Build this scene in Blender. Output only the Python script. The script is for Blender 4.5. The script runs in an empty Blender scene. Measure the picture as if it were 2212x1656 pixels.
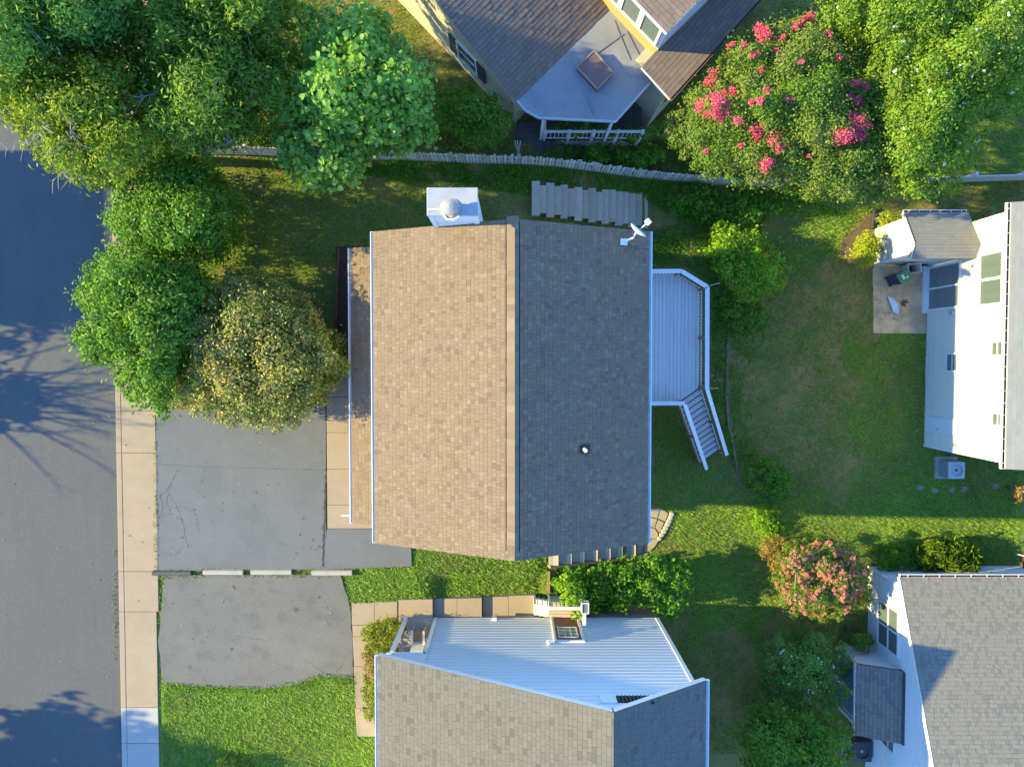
import bpy, math, random
import numpy as np
from mathutils import Vector

sc = bpy.context.scene
COL = sc.collection
R = math.radians
rng = np.random.default_rng(7)
random.seed(7)

# ---------------------------------------------------------------- camera
CAM_H = 28.6            # metres above the front walk
F_PX = 1536.0           # focal length in units of a 2212 px wide picture
TILT = math.atan(50.3 / F_PX)
cam_data = bpy.data.cameras.new("camera")
cam_data.sensor_width = 36.0
cam_data.lens = 36.0 * F_PX / 2212.0
cam_data.clip_end = 2000
cam = bpy.data.objects.new("camera", cam_data)
cam.location = (0, 0, CAM_H)
cam.rotation_euler = (-TILT, 0, 0)
COL.objects.link(cam)
sc.camera = cam

# ---------------------------------------------------------------- sky, sun, exposure
SUN_EL, SUN_AZ_DOWN = 23.0, 2.4      # sun stands in the west (-x); light travels +x and slightly -y
world = bpy.data.worlds.new("World")
sc.world = world
world.use_nodes = True
wn, wl = world.node_tree.nodes, world.node_tree.links
wn.clear()
sky = wn.new('ShaderNodeTexSky')
sky.sky_type = 'NISHITA'
sky.sun_disc = False
sky.sun_elevation = R(SUN_EL)
sky.sun_rotation = R(270 + SUN_AZ_DOWN)
sky.altitude = 200
sky.air_density = 1.0
sky.dust_density = 0.05
sky.ozone_density = 8.3
bg = wn.new('ShaderNodeBackground')
bg.inputs['Strength'].default_value = 0.15
wo = wn.new('ShaderNodeOutputWorld')
wl.new(sky.outputs[0], bg.inputs['Color'])
wl.new(bg.outputs[0], wo.inputs['Surface'])
sun_data = bpy.data.lights.new("sun", 'SUN')
sun_data.energy = 2.8
sun_data.angle = R(0.6)
sun_data.color = (1.0, 0.86, 0.36)
sun = bpy.data.objects.new("sun", sun_data)
sdir = Vector((math.cos(R(SUN_EL)) * math.cos(R(SUN_AZ_DOWN)), -math.cos(R(SUN_EL)) * math.sin(R(SUN_AZ_DOWN)), -math.sin(R(SUN_EL))))
sun.rotation_euler = sdir.to_track_quat('-Z', 'Y').to_euler()
sun.location = (-40, 2, 30)
COL.objects.link(sun)
vs = sc.view_settings
vs.view_transform = 'Standard'
vs.look = 'None'
vs.gamma = 1
vs.exposure = 2.4
vs.use_curve_mapping = False
sc.cycles.max_bounces = 6
sc.cycles.diffuse_bounces = 3
sc.cycles.transmission_bounces = 4
sc.cycles.transparent_max_bounces = 6

# ---------------------------------------------------------------- pixel -> place helpers
ct, st_ = math.cos(-TILT), math.sin(-TILT)
def ray(x, y):
    cx = (np.asarray(x, float) - 1106.0) / F_PX
    cy = (828.0 - np.asarray(y, float)) / F_PX
    return cx, cy * ct + st_, cy * st_ - ct       # z component negative
def P(x, y, z):
    dx, dy, dz = ray(x, y)
    t = (np.asarray(z, float) - CAM_H) / dz
    return np.stack([dx * t, dy * t, np.broadcast_to(np.asarray(z, float), np.shape(t)) + 0 * t], -1)
def on_x(x, y, X):          # the point of a wall standing at this X
    dx, dy, dz = ray(x, y); t = X / dx
    return float(dy * t), float(CAM_H + dz * t)
def on_y(x, y, Y):
    dx, dy, dz = ray(x, y); t = Y / dy
    return float(dx * t), float(CAM_H + dz * t)
def smooth(a, b, x):
    t = np.clip((np.asarray(x, float) - a) / (b - a), 0, 1)
    return t * t * (3 - 2 * t)
PX_ = [-200, -4, 0.8, 2.5, 4.2, 5.9, 9, 14, 18, 60, 400]
PZ_ = [-0.06, -0.06, -0.30, -0.85, -1.4, -1.88, -1.98, -2.03, -2.1, -2.4, -3]
def gz(X, Y):
    X = np.asarray(X, float); Y = np.asarray(Y, float)
    z = np.interp(X, PX_, PZ_)
    z = z - 0.45 * smooth(7.2, 9.5, Y) * smooth(-12, -4, X) * (1 - smooth(3, 8, X))
    z = z + 0.012 * np.sin(X * 1.7 + 1.3 * np.sin(Y * .9)) * smooth(-14, -13, X) + 0.01 * np.sin(Y * 2.3 + X)* smooth(-14, -13, X)
    z = z - 0.32 * smooth(-8.6, -9.0, Y) * smooth(-11.2, -10.6, Y) * smooth(-3.6, -2.9, X) * smooth(1.6, 1.0, X)
    z = np.where(X < -15.4, z - 0.25, z)
    return z
def PG(x, y, lift=0.0):
    z = np.zeros(np.shape(x)) - .5
    for _ in range(12):
        p = P(x, y, z); z = gz(p[..., 0], p[..., 1]) + lift
    return P(x, y, z)
def T(k, x, y):            # tile reading -> picture coordinates
    o = {2: (547.3, 0), 3: (1080.1, 0), 4: (1636, 0), 5: (0, 547.3), 6: (547.3, 547.3), 7: (1080.1, 547.3),
         8: (1636, 403.2), 9: (0, 1094.5), 10: (547.3, 1094.5), 11: (1080.1, 1094.5), 12: (1636, 936.1)}[k]
    s = .4348 if k == 12 else .33923
    return o[0] + x * s, o[1] + y * s
def inside(px, py, poly):
    px = np.asarray(px, float); py = np.asarray(py, float)
    r = np.zeros(px.shape, bool); n = len(poly)
    for i in range(n):
        x0, y0 = poly[i][:2]; x1, y1 = poly[(i + 1) % n][:2]
        if y0 == y1: continue
        c = ((y0 > py) != (y1 > py)) & (px < (x1 - x0) * (py - y0) / (y1 - y0) + x0)
        r ^= c
    return r
def edge_dist(px, py, poly):
    d = np.full(np.shape(px), 1e9); n = len(poly)
    for i in range(n):
        a = np.array(poly[i][:2], float); b = np.array(poly[(i + 1) % n][:2], float)
        ab = b - a; L = max(float(ab @ ab), 1e-9)
        t = np.clip(((px - a[0]) * ab[0] + (py - a[1]) * ab[1]) / L, 0, 1)
        d = np.minimum(d, np.hypot(px - a[0] - t * ab[0], py - a[1] - t * ab[1]))
    return d

# ---------------------------------------------------------------- materials (all procedural)
MATS = {}
def mat(name, base=(.5, .5, .5), rough=.8, tone=None, tone_mode='LINEAR', noise=(), bump=None, spec=.3, metal=0.0,
        translucent=None, hue=None):
    if name in MATS: return MATS[name]
    if not translucent and name not in ('lawn soil',):
        dk = lambda c_: tuple(x_ * .78 for x_ in c_)
        base = dk(base); tone = [dk(c_) for c_ in tone] if tone else None
        noise = [(n_[0], n_[1], dk(n_[2]), *n_[3:]) for n_ in noise]
    m = bpy.data.materials.new(name); m.use_nodes = True
    nt = m.node_tree; N, L = nt.nodes, nt.links
    bs = N['Principled BSDF']
    bs.inputs['Roughness'].default_value = rough
    bs.inputs['Specular IOR Level'].default_value = spec
    bs.inputs['Metallic'].default_value = metal
    geo = N.new('ShaderNodeNewGeometry')
    col = None
    if tone:
        at = N.new('ShaderNodeAttribute'); at.attribute_name = 'tone'
        rp = N.new('ShaderNodeValToRGB'); rp.color_ramp.interpolation = tone_mode
        el = rp.color_ramp.elements
        n = len(tone)
        while len(el) < n: el.new(.5)
        for i, c in enumerate(tone):
            el[i].position = i / n if tone_mode == 'CONSTANT' else i / max(n - 1, 1)
            el[i].color = (*c, 1)
        L.new(at.outputs['Fac'], rp.inputs[0]); col = rp.outputs[0]
    else:
        c = N.new('ShaderNodeRGB'); c.outputs[0].default_value = (*base, 1); col = c.outputs[0]
    for (scale, amount, c2, lo, hi, *rest) in noise:
        tx = N.new('ShaderNodeTexNoise'); tx.inputs['Scale'].default_value = scale
        tx.inputs['Detail'].default_value = rest[0] if rest else 5
        tx.inputs['Roughness'].default_value = .6
        src = geo.outputs['Position']
        if len(rest) > 1:
            mp = N.new('ShaderNodeMapping'); mp.inputs['Scale'].default_value = rest[1]
            L.new(src, mp.inputs[0]); src = mp.outputs[0]
        L.new(src, tx.inputs['Vector'])
        mr = N.new('ShaderNodeMapRange'); mr.inputs[1].default_value = lo; mr.inputs[2].default_value = hi
        mr.inputs[3].default_value = 0; mr.inputs[4].default_value = amount
        L.new(tx.outputs['Fac'], mr.inputs[0])
        mx = N.new('ShaderNodeMix'); mx.data_type = 'RGBA'
        L.new(mr.outputs[0], mx.inputs[0]); L.new(col, mx.inputs[6]); mx.inputs[7].default_value = (*c2, 1)
        col = mx.outputs[2]
    L.new(col, bs.inputs['Base Color'])
    if bump:
        tx = N.new('ShaderNodeTexNoise'); tx.inputs['Scale'].default_value = bump[0]; tx.inputs['Detail'].default_value = 6
        L.new(geo.outputs['Position'], tx.inputs['Vector'])
        bp = N.new('ShaderNodeBump'); bp.inputs['Strength'].default_value = bump[1]; bp.inputs['Distance'].default_value = bump[2] if len(bump) > 2 else .01
        L.new(tx.outputs['Fac'], bp.inputs['Height']); L.new(bp.outputs[0], bs.inputs['Normal'])
    if translucent:
        tr = N.new('ShaderNodeBsdfTranslucent')
        g = N.new('ShaderNodeMix'); g.data_type = 'RGBA'; g.blend_type = 'MULTIPLY'; g.inputs[0].default_value = 1
        L.new(col, g.inputs[6]); g.inputs[7].default_value = (*translucent[1], 1)
        L.new(g.outputs[2], tr.inputs[0])
        ms = N.new('ShaderNodeMixShader'); ms.inputs[0].default_value = translucent[0]
        L.new(bs.outputs[0], ms.inputs[1]); L.new(tr.outputs[0], ms.inputs[2])
        L.new(ms.outputs[0], N['Material Output'].inputs[0])
    m.use_backface_culling = False
    MATS[name] = m
    return m

SOIL = mat('lawn soil', rough=.95, tone=[(.29, .175, .07), (.26, .165, .06), (.19, .16, .04), (.10, .145, .025), (.11, .18, .02)], noise=[(.8, .3, (.11, .14, .03), .45, .62, 6), (2.3, .6, (.27, .175, .08), .52, .68, 6), (14, .45, (.06, .055, .025), .5, .7, 4)], bump=(18, .6, .03))
ROAD = mat('road asphalt', (.115, .112, .108), .9, noise=[(.35, .45, (.15, .145, .138), .4, .7, 4), (38, .55, (.07, .068, .066), .48, .7, 3), (90, .55, (.23, .22, .205), .56, .72, 2), (.8, .3, (.085, .083, .08), .5, .75, 4, (3.5, .35, 1)), (14, .4, (.155, .15, .142), .52, .7, 3), (9, .35, (.075, .073, .07), .54, .7, 3)], bump=(60, .35, .01))
DRIVE = mat('driveway asphalt', (.17, .17, .17), .9, noise=[(.5, .5, (.125, .128, .132), .42, .66, 5), (1.7, .35, (.21, .205, .2), .5, .72, 5), (16, .4, (.11, .11, .112), .52, .7, 3), (11, .35, (.23, .225, .22), .55, .7, 3), (45, .5, (.09, .09, .09), .5, .7, 3), (110, .5, (.28, .27, .26), .58, .72, 2)], bump=(60, .3, .008))
DRIVE_OLD = mat('weathered driveway asphalt', (.18, .168, .148), .92, noise=[(.55, .6, (.215, .2, .18), .45, .68, 5), (1.3, .5, (.10, .097, .092), .5, .7, 5), (16, .45, (.09, .087, .082), .52, .7, 3), (11, .4, (.23, .215, .195), .55, .7, 3), (45, .55, (.08, .078, .072), .5, .68, 3), (110, .5, (.27, .25, .23), .57, .72, 2)], bump=(50, .45, .01))
CRACK = mat('crack filler', (.075, .072, .066), .95)
CONC = mat('tan concrete', (.405, .30, .20), .9, noise=[(.9, .5, (.31, .245, .155), .45, .68, 5), (3.5, .35, (.45, .36, .24), .5, .7, 5), (.35, .35, (.36, .26, .17), .48, .66, 4), (60, .25, (.36, .28, .19), .52, .72, 3)], bump=(80, .2, .004))
CONC_W = mat('pale new concrete', (.47, .42, .36), .9, noise=[(2, .25, (.5, .46, .4), .45, .7, 5), (60, .2, (.45, .42, .37), .52, .72, 3)])
CONC_G = mat('grey concrete', (.42, .38, .31), .9, noise=[(2, .4, (.3, .27, .22), .45, .7, 5), (50, .3, (.27, .25, .21), .52, .72, 3)])
PATIO = mat('stained patio concrete', (.72, .5, .26), .9, noise=[(1.1, .8, (.38, .29, .18), .42, .58, 6), (3.2, .6, (.85, .6, .3), .52, .68, 5), (40, .35, (.22, .2, .16), .52, .72, 3)])
STONE = mat('flagstone', (.42, .33, .21), .9, noise=[(5, .5, (.3, .24, .16), .45, .65, 5)], bump=(20, .4))
STONE_L = mat('edging stone', (.46, .4, .31), .9, noise=[(9, .5, (.32, .28, .22), .45, .65, 5)], bump=(20, .4))
MULCH = mat('mulch', (.085, .045, .035), .95, noise=[(22, .7, (.17, .1, .075), .5, .65, 4), (9, .6, (.035, .022, .02), .5, .62, 4)], bump=(30, 1, .04))
DIRT = mat('bare earth', (.17, .115, .07), .95, noise=[(6, .6, (.10, .07, .045), .45, .65, 5)], bump=(30, .6, .02))
WHITE = mat('white paint', (.78, .77, .74), .55, noise=[(3, .18, (.64, .63, .6), .5, .75, 5)])
WHITE_MET = mat('white metal', (.80, .79, .77), .4, noise=[(6, .15, (.62, .61, .6), .5, .75, 5)])
TIMBER_RED = mat('red brown timber', (.22, .085, .045), .85, noise=[(8, .5, (.14, .055, .03), .45, .65, 4)])
TIMBER_GREY = mat('weathered grey timber', (.30, .26, .22), .9, tone=[(.54, .42, .29), (.66, .53, .38), (.59, .46, .33), (.72, .59, .43)], noise=[(6, .5, (.40, .31, .22), .45, .65, 5, (6, .6, 1))], bump=(40, .3))
TIMBER_DARK = mat('dark timber', (.09, .085, .085), .85, noise=[(10, .5, (.16, .15, .145), .45, .65, 5)])
WOOD_BARE = mat('bare tan wood', (.33, .22, .12), .85, noise=[(7, .5, (.24, .155, .085), .45, .65, 5)])
DECK_W = mat('painted pale deck boards', (.66, .66, .64), .7, tone=[(.60, .60, .58), (.69, .69, .67), (.64, .64, .62), (.71, .71, .69)], noise=[(2.2, .4, (.5, .51, .52), .5, .75, 6, (3, .6, 1))], bump=(30, .15))
PICKET = mat('weathered picket', (.5, .45, .36), .85, tone=[(.78, .72, .6), (.9, .84, .72), (.7, .64, .53), (.95, .9, .8)], noise=[(9, .3, (.42, .39, .33), .5, .7, 5)])
GUTTER_DK = mat('leafy gutter trough', (.06, .03, .03), .9)
ROSE_TRIM = mat('cream trim', (.72, .66, .58), .6)
SHINGLE_MAIN = mat('tan brown shingles', rough=.92, tone=[(.168, .118, .082), (.205, .143, .092), (.222, .153, .098), (.23, .158, .101), (.214, .148, .098), (.234, .161, .103), (.225, .154, .096), (.246, .173, .113), (.262, .19, .128)], noise=[(120, .3, (.14, .1, .07), .5, .7, 2), (.8, .2, (.19, .14, .095), .45, .7, 4)], bump=(150, .3, .004))
SHINGLE_BROWN = mat('umber shingles', rough=.92, tone=[(.20, .14, .105), (.235, .168, .122), (.215, .154, .115), (.255, .187, .136)], noise=[(120, .35, (.13, .095, .07), .5, .7, 2)], bump=(150, .3, .004))
SHINGLE_GREY = mat('greige shingles', rough=.92, tone=[(.098, .088, .075), (.134, .122, .104), (.138, .125, .107), (.144, .131, .112), (.138, .125, .107), (.148, .135, .116), (.127, .116, .099), (.154, .141, .122)], noise=[(120, .3, (.12, .11, .09), .5, .7, 2), (.7, .25, (.115, .105, .085), .45, .7, 5)], bump=(150, .3, .004))
SHINGLE_SLATE = mat('silver grey shingles', rough=.9, tone=[(.20, .20, .20), (.225, .225, .225), (.21, .21, .21), (.24, .24, .24)], noise=[(120, .3, (.22, .22, .21), .5, .7, 2)], bump=(150, .3, .004))
SHINGLE_CORNER = mat('mottled taupe shingles', rough=.92, tone=[(.24, .215, .175), (.195, .176, .145), (.23, .206, .168), (.248, .222, .18), (.205, .185, .152), (.238, .214, .174), (.246, .222, .178)], tone_mode='CONSTANT', noise=[(120, .3, (.12, .11, .09), .5, .7, 2)], bump=(150, .3, .004))
FELT = mat('roofing felt', (.055, .045, .04), .95)
SIDING_W = mat('white lap siding', (.76, .76, .75), .6, tone=[(.73, .73, .72), (.78, .78, .77)], noise=[(1.5, .15, (.63, .63, .62), .5, .75, 5)])
SIDING_C = mat('cream lap siding', (.78, .72, .56), .6, tone=[(.75, .69, .54), (.80, .74, .59)], noise=[(1.5, .15, (.63, .6, .53), .5, .75, 5)])
SIDING_T = mat('tan lap siding', (.56, .48, .33), .65, tone=[(.53, .45, .31), (.58, .5, .35)], noise=[(1.5, .2, (.45, .38, .27), .5, .75, 5)])
SIDING_OCHRE = mat('ochre siding', (.52, .33, .12), .7)
FOUND = mat('tan foundation render', (.42, .33, .21), .9, noise=[(3, .4, (.32, .25, .16), .45, .65, 5)])
METALROOF = mat('grey membrane roof', (.27, .27, .27), .55, noise=[(.9, .5, (.19, .19, .195), .45, .62, 6), (3, .4, (.35, .345, .33), .55, .75, 5)], spec=.4)
HATCH = mat('brown hatch lid', (.20, .13, .105), .7, noise=[(4, .4, (.15, .1, .085), .45, .65, 4)])
GLASS = mat('window glass', (.16, .20, .19), .06, spec=.6, noise=[(.7, .5, (.24, .28, .265), .4, .65, 3)])
GLASS_DK = mat('dark window glass', (.03, .045, .055), .06, spec=.6)
BLIND = mat('pale window blind', (.105, .135, .13), .3, spec=.4, noise=[(.6, .5, (.14, .17, .165), .4, .65, 2, (.2, 6, .2))])
DOOR_RED = mat('red door paint', (.32, .085, .06), .5)
DOOR_BLUE = mat('blue grey door', (.16, .22, .36), .5)
DARK = mat('dark opening', (.02, .02, .022), .9)
BLACKP = mat('black plastic', (.025, .025, .027), .5)
GREENP = mat('green bin plastic', (.03, .22, .11), .45, spec=.4)
NAVYP = mat('navy bin plastic', (.02, .035, .075), .45, spec=.4)
CREAMP = mat('cream plastic', (.66, .64, .57), .5)
AC_GREY = mat('pale grey enamel', (.46, .47, .46), .5, noise=[(5, .3, (.36, .37, .36), .5, .7, 4)])
AC_DARK = mat('dark grey enamel', (.08, .085, .09), .5)
TERRA = mat('rust metal', (.25, .11, .06), .7)
BARK = mat('bark', (.16, .125, .095), .95, noise=[(14, .6, (.08, .062, .05), .45, .65, 5)], bump=(30, .6, .02))
BARK_PALE = mat('pale smooth bark', (.40, .31, .23), .85, noise=[(8, .5, (.26, .19, .14), .45, .65, 5)])
BARK_DEAD = mat('dead grey wood', (.40, .36, .33), .9, noise=[(10, .4, (.28, .25, .23), .45, .65, 4)])
def leafmat(name, cols, tr=.36):
    return mat(name, rough=.55, tone=cols, spec=.25, translucent=(tr, (1.3, 1.45, .6)))
LF_MID = leafmat('mid green leaves', [(.07, .17, .012), (.10, .22, .016), (.14, .26, .022), (.085, .20, .016)])
LF_GLOSS = leafmat('fresh green leaves', [(.075, .175, .012), (.11, .23, .016), (.17, .29, .03), (.09, .20, .014), (.20, .28, .06)])
LF_DARK = leafmat('deep green leaves', [(.07, .16, .016), (.12, .22, .02), (.19, .27, .025), (.09, .18, .02)])
LF_YEL = leafmat('yellow green leaves', [(.17, .23, .014), (.25, .30, .02), (.14, .21, .014), (.31, .34, .03)])
LF_BUD = leafmat('bright heart leaves', [(.10, .23, .02), (.15, .29, .035), (.21, .34, .06), (.12, .26, .025), (.25, .36, .09)])
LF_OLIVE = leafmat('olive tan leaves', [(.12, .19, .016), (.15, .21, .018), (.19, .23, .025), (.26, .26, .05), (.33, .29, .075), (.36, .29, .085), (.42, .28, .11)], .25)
LF_CRAPE = leafmat('myrtle leaves', [(.09, .18, .016), (.13, .21, .02), (.14, .24, .02), (.23, .23, .06), (.09, .17, .018)])
LF_CRAPE_Y = leafmat('yellowish myrtle leaves', [(.11, .22, .012), (.16, .26, .016), (.21, .29, .022), (.09, .20, .014), (.24, .25, .04)])  # yellower than the other myrtle leaves
LF_BLUE = leafmat('blue green leaves', [(.07, .18, .03), (.10, .22, .035), (.14, .25, .035), (.18, .28, .045)])
LF_GOLD = leafmat('golden leaves', [(.30, .34, .015), (.38, .40, .025), (.24, .30, .015), (.42, .40, .05)])
LF_IVY = leafmat('ivy leaves', [(.05, .16, .01), (.085, .22, .012), (.12, .27, .015), (.07, .18, .01)])
LF_LIME = leafmat('lime leaves', [(.17, .31, .012), (.23, .37, .02), (.13, .26, .012), (.27, .38, .03)])
LF_HEDGE = leafmat('hedge leaves', [(.19, .22, .012), (.25, .26, .02), (.15, .19, .012), (.28, .26, .035)])
LF_RUST = leafmat('rusty hedge leaves', [(.28, .16, .04), (.30, .20, .05), (.2, .19, .03)])
GRASS = leafmat('grass blades', [(.24, .18, .09), (.20, .18, .055), (.15, .20, .035), (.15, .26, .02), (.19, .32, .024), (.235, .36, .035)], .25)
PINK = mat('pink blossom', rough=.6, tone=[(.70, .05, .13), (.82, .09, .21), (.75, .08, .14), (.86, .2, .28), (.6, .09, .1)], translucent=(.25, (1, .8, .8)))
PINK_SOFT = mat('salmon blossom', rough=.6, tone=[(.58, .20, .15), (.68, .25, .20), (.50, .17, .12), (.72, .32, .25), (.6, .3, .18)], translucent=(.25, (1, .8, .8)))
WHITE_FL = mat('white blossom', rough=.6, tone=[(.72, .68, .62), (.8, .78, .74)], translucent=(.25, (1, 1, 1)))

# ---------------------------------------------------------------- object helpers
LOC = {}
def props(o, label=None, cat=None, kind=None, group=None):
    if label: o['label'] = label
    if cat: o['category'] = cat
    if kind: o['kind'] = kind
    if group: o['group'] = group
    return o
def thing(name, label, cat, loc, group=None, kind=None):
    o = bpy.data.objects.new(name, None)
    o.empty_display_size = .2
    o.location = tuple(float(c) for c in loc); COL.objects.link(o)
    LOC[o] = np.array(loc, float)
    return props(o, label, cat, kind, group)
def add_tone(me, tone):
    at = me.attributes.new('tone', 'FLOAT', 'FACE')
    at.data.foreach_set('value', np.ascontiguousarray(tone, dtype=np.float32))
def put(me, name, m, parent=None, loc=None, **kw):
    o = bpy.data.objects.new(name, me)
    me.materials.clear(); me.materials.append(m)
    if parent is not None:
        o.parent = parent; LOC[o] = LOC[parent]
    else:
        o.location = tuple(float(c) for c in loc); LOC[o] = np.array(loc, float)
    COL.objects.link(o)
    return props(o, **kw)
def mesh_np(name, V, F):
    """V (n,3), F (m,k) all same size k -> mesh, fast"""
    me = bpy.data.meshes.new(name)
    n, (mf, k) = len(V), F.shape
    me.vertices.add(n); me.vertices.foreach_set('co', np.ascontiguousarray(V, dtype=np.float32).ravel())
    me.loops.add(mf * k); me.loops.foreach_set('vertex_index', np.ascontiguousarray(F, dtype=np.int32).ravel())
    me.polygons.add(mf); me.polygons.foreach_set('loop_start', np.arange(0, mf * k, k, dtype=np.int32))
    me.update(calc_edges=True)
    return me
class MB:
    def __init__(s): s.v = []; s.f = []; s.t = []
    def add(s, vs_, fs, tone=.5):
        b = len(s.v); s.v += [tuple(map(float, p)) for p in vs_]
        s.f += [tuple(b + i for i in f) for f in fs]; s.t += [tone] * len(fs); return s
    def box(s, x0, x1, y0, y1, z0, z1, tone=.5):
        v = [(x0, y0, z0), (x1, y0, z0), (x1, y1, z0), (x0, y1, z0), (x0, y0, z1), (x1, y0, z1), (x1, y1, z1), (x0, y1, z1)]
        return s.add(v, [(3, 2, 1, 0), (4, 5, 6, 7), (0, 1, 5, 4), (1, 2, 6, 5), (2, 3, 7, 6), (3, 0, 4, 7)], tone)
    def prism(s, pts, vec, tone=.5):
        """pts: 3-d polygon (top face), extruded by vec"""
        n = len(pts); pts = [np.array(p, float) for p in pts]; vec = np.array(vec, float)
        nn = np.zeros(3)
        for i in range(n): nn += np.cross(pts[i] - pts[0], pts[(i + 1) % n] - pts[0])
        if nn @ vec > 0: pts = pts[::-1]
        v = pts + [p + vec for p in pts]
        return s.add(v, [tuple(range(n)), tuple(range(2 * n - 1, n - 1, -1))] + [(i, n + i, n + (i + 1) % n, (i + 1) % n) for i in range(n)], tone)
    def bar(s, a, b, w, h, up=(0, 0, 1), tone=.5):
        """rectangular bar from a to b; w across, h along up"""
        a = np.array(a, float); b = np.array(b, float); d = b - a; d /= np.linalg.norm(d)
        up = np.array(up, float)
        side = np.cross(d, up); ln = np.linalg.norm(side)
        if ln < 1e-6: side = np.cross(d, (1, 0, 0)); ln = np.linalg.norm(side)
        side /= ln; u = np.cross(side, d)
        c = [(-1, -1), (1, -1), (1, 1), (-1, 1)]
        v = [a + side * w / 2 * i + u * h / 2 * j for i, j in c] + [b + side * w / 2 * i + u * h / 2 * j for i, j in c]
        return s.add(v, [(0, 1, 2, 3), (7, 6, 5, 4), (0, 4, 5, 1), (1, 5, 6, 2), (2, 6, 7, 3), (3, 7, 4, 0)], tone)
    def tube(s, pts, rad, n=8, tone=.5, cap=True):
        pts = [np.array(p, float) for p in pts]
        k = len(pts); rad = rad if hasattr(rad, '__len__') else [rad] * k
        b = len(s.v); ref = np.array((0.31, .17, .93))
        for i, p in enumerate(pts):
            d = pts[min(i + 1, k - 1)] - pts[max(i - 1, 0)]; d = d / (np.linalg.norm(d) + 1e-9)
            a = np.cross(d, ref); a /= np.linalg.norm(a) + 1e-9; c = np.cross(d, a)
            for j in range(n):
                t = 2 * math.pi * j / n
                s.v.append(tuple(p + rad[i] * (a * math.cos(t) + c * math.sin(t))))
        for i in range(k - 1):
            for j in range(n):
                s.f.append((b + i * n + j, b + i * n + (j + 1) % n, b + (i + 1) * n + (j + 1) % n, b + (i + 1) * n + j)); s.t.append(tone)
        if cap:
            s.f.append(tuple(b + j for j in range(n))[::-1]); s.f.append(tuple(b + (k - 1) * n + j for j in range(n))); s.t += [tone, tone]
        return s
    def lathe(s, c, prof, n=20, tone=.5):
        """profile [(radius, z)] about a vertical axis at c"""
        b = len(s.v)
        for r_, z_ in prof:
            for j in range(n):
                t = 2 * math.pi * j / n
                s.v.append((c[0] + r_ * math.cos(t), c[1] + r_ * math.sin(t), c[2] + z_))
        for i in range(len(prof) - 1):
            for j in range(n):
                s.f.append((b + i * n + j, b + i * n + (j + 1) % n, b + (i + 1) * n + (j + 1) % n, b + (i + 1) * n + j)); s.t.append(tone)
        s.f.append(tuple(b + j for j in range(n))[::-1]); s.f.append(tuple(b + (len(prof) - 1) * n + j for j in range(n))); s.t += [tone, tone]
        return s
    def build(s, name, m, parent=None, loc=None, bevel=0, smooth=False, **kw):
        if parent is not None: off = LOC[parent]
        else:
            if loc is None:
                a = np.array(s.v); loc = (a[:, 0].mean(), a[:, 1].mean(), a[:, 2].min())
            off = np.array(loc, float)
        me = bpy.data.meshes.new(name)
        me.from_pydata([tuple(np.array(p) - off) for p in s.v], [], s.f)
        add_tone(me, s.t); me.update()
        if smooth: me.polygons.foreach_set('use_smooth', [True] * len(me.polygons))
        o = put(me, name, m, parent, loc, **kw)
        if bevel:
            bm = o.modifiers.new('bevel', 'BEVEL'); bm.width = bevel; bm.segments = 2; bm.limit_method = 'ANGLE'
        return o
def clip_convex(sub, clip):
    out = sub
    n = len(clip)
    for i in range(n):
        a, b = clip[i], clip[(i + 1) % n]
        inp, out = out, []
        if not inp: break
        def side(p): return (b[0] - a[0]) * (p[1] - a[1]) - (b[1] - a[1]) * (p[0] - a[0])
        for j in range(len(inp)):
            p, q = inp[j], inp[(j + 1) % len(inp)]
            sp, sq = side(p), side(q)
            if sp >= 0: out.append(p)
            if (sp >= 0) != (sq >= 0):
                t = sp / (sp - sq); out.append((p[0] + t * (q[0] - p[0]), p[1] + t * (q[1] - p[1])))
    return out
def ccw(poly):
    a = sum(poly[i][0] * poly[(i + 1) % len(poly)][1] - poly[(i + 1) % len(poly)][0] * poly[i][1] for i in range(len(poly)))
    return poly if a > 0 else poly[::-1]
PIECES = {}
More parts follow.
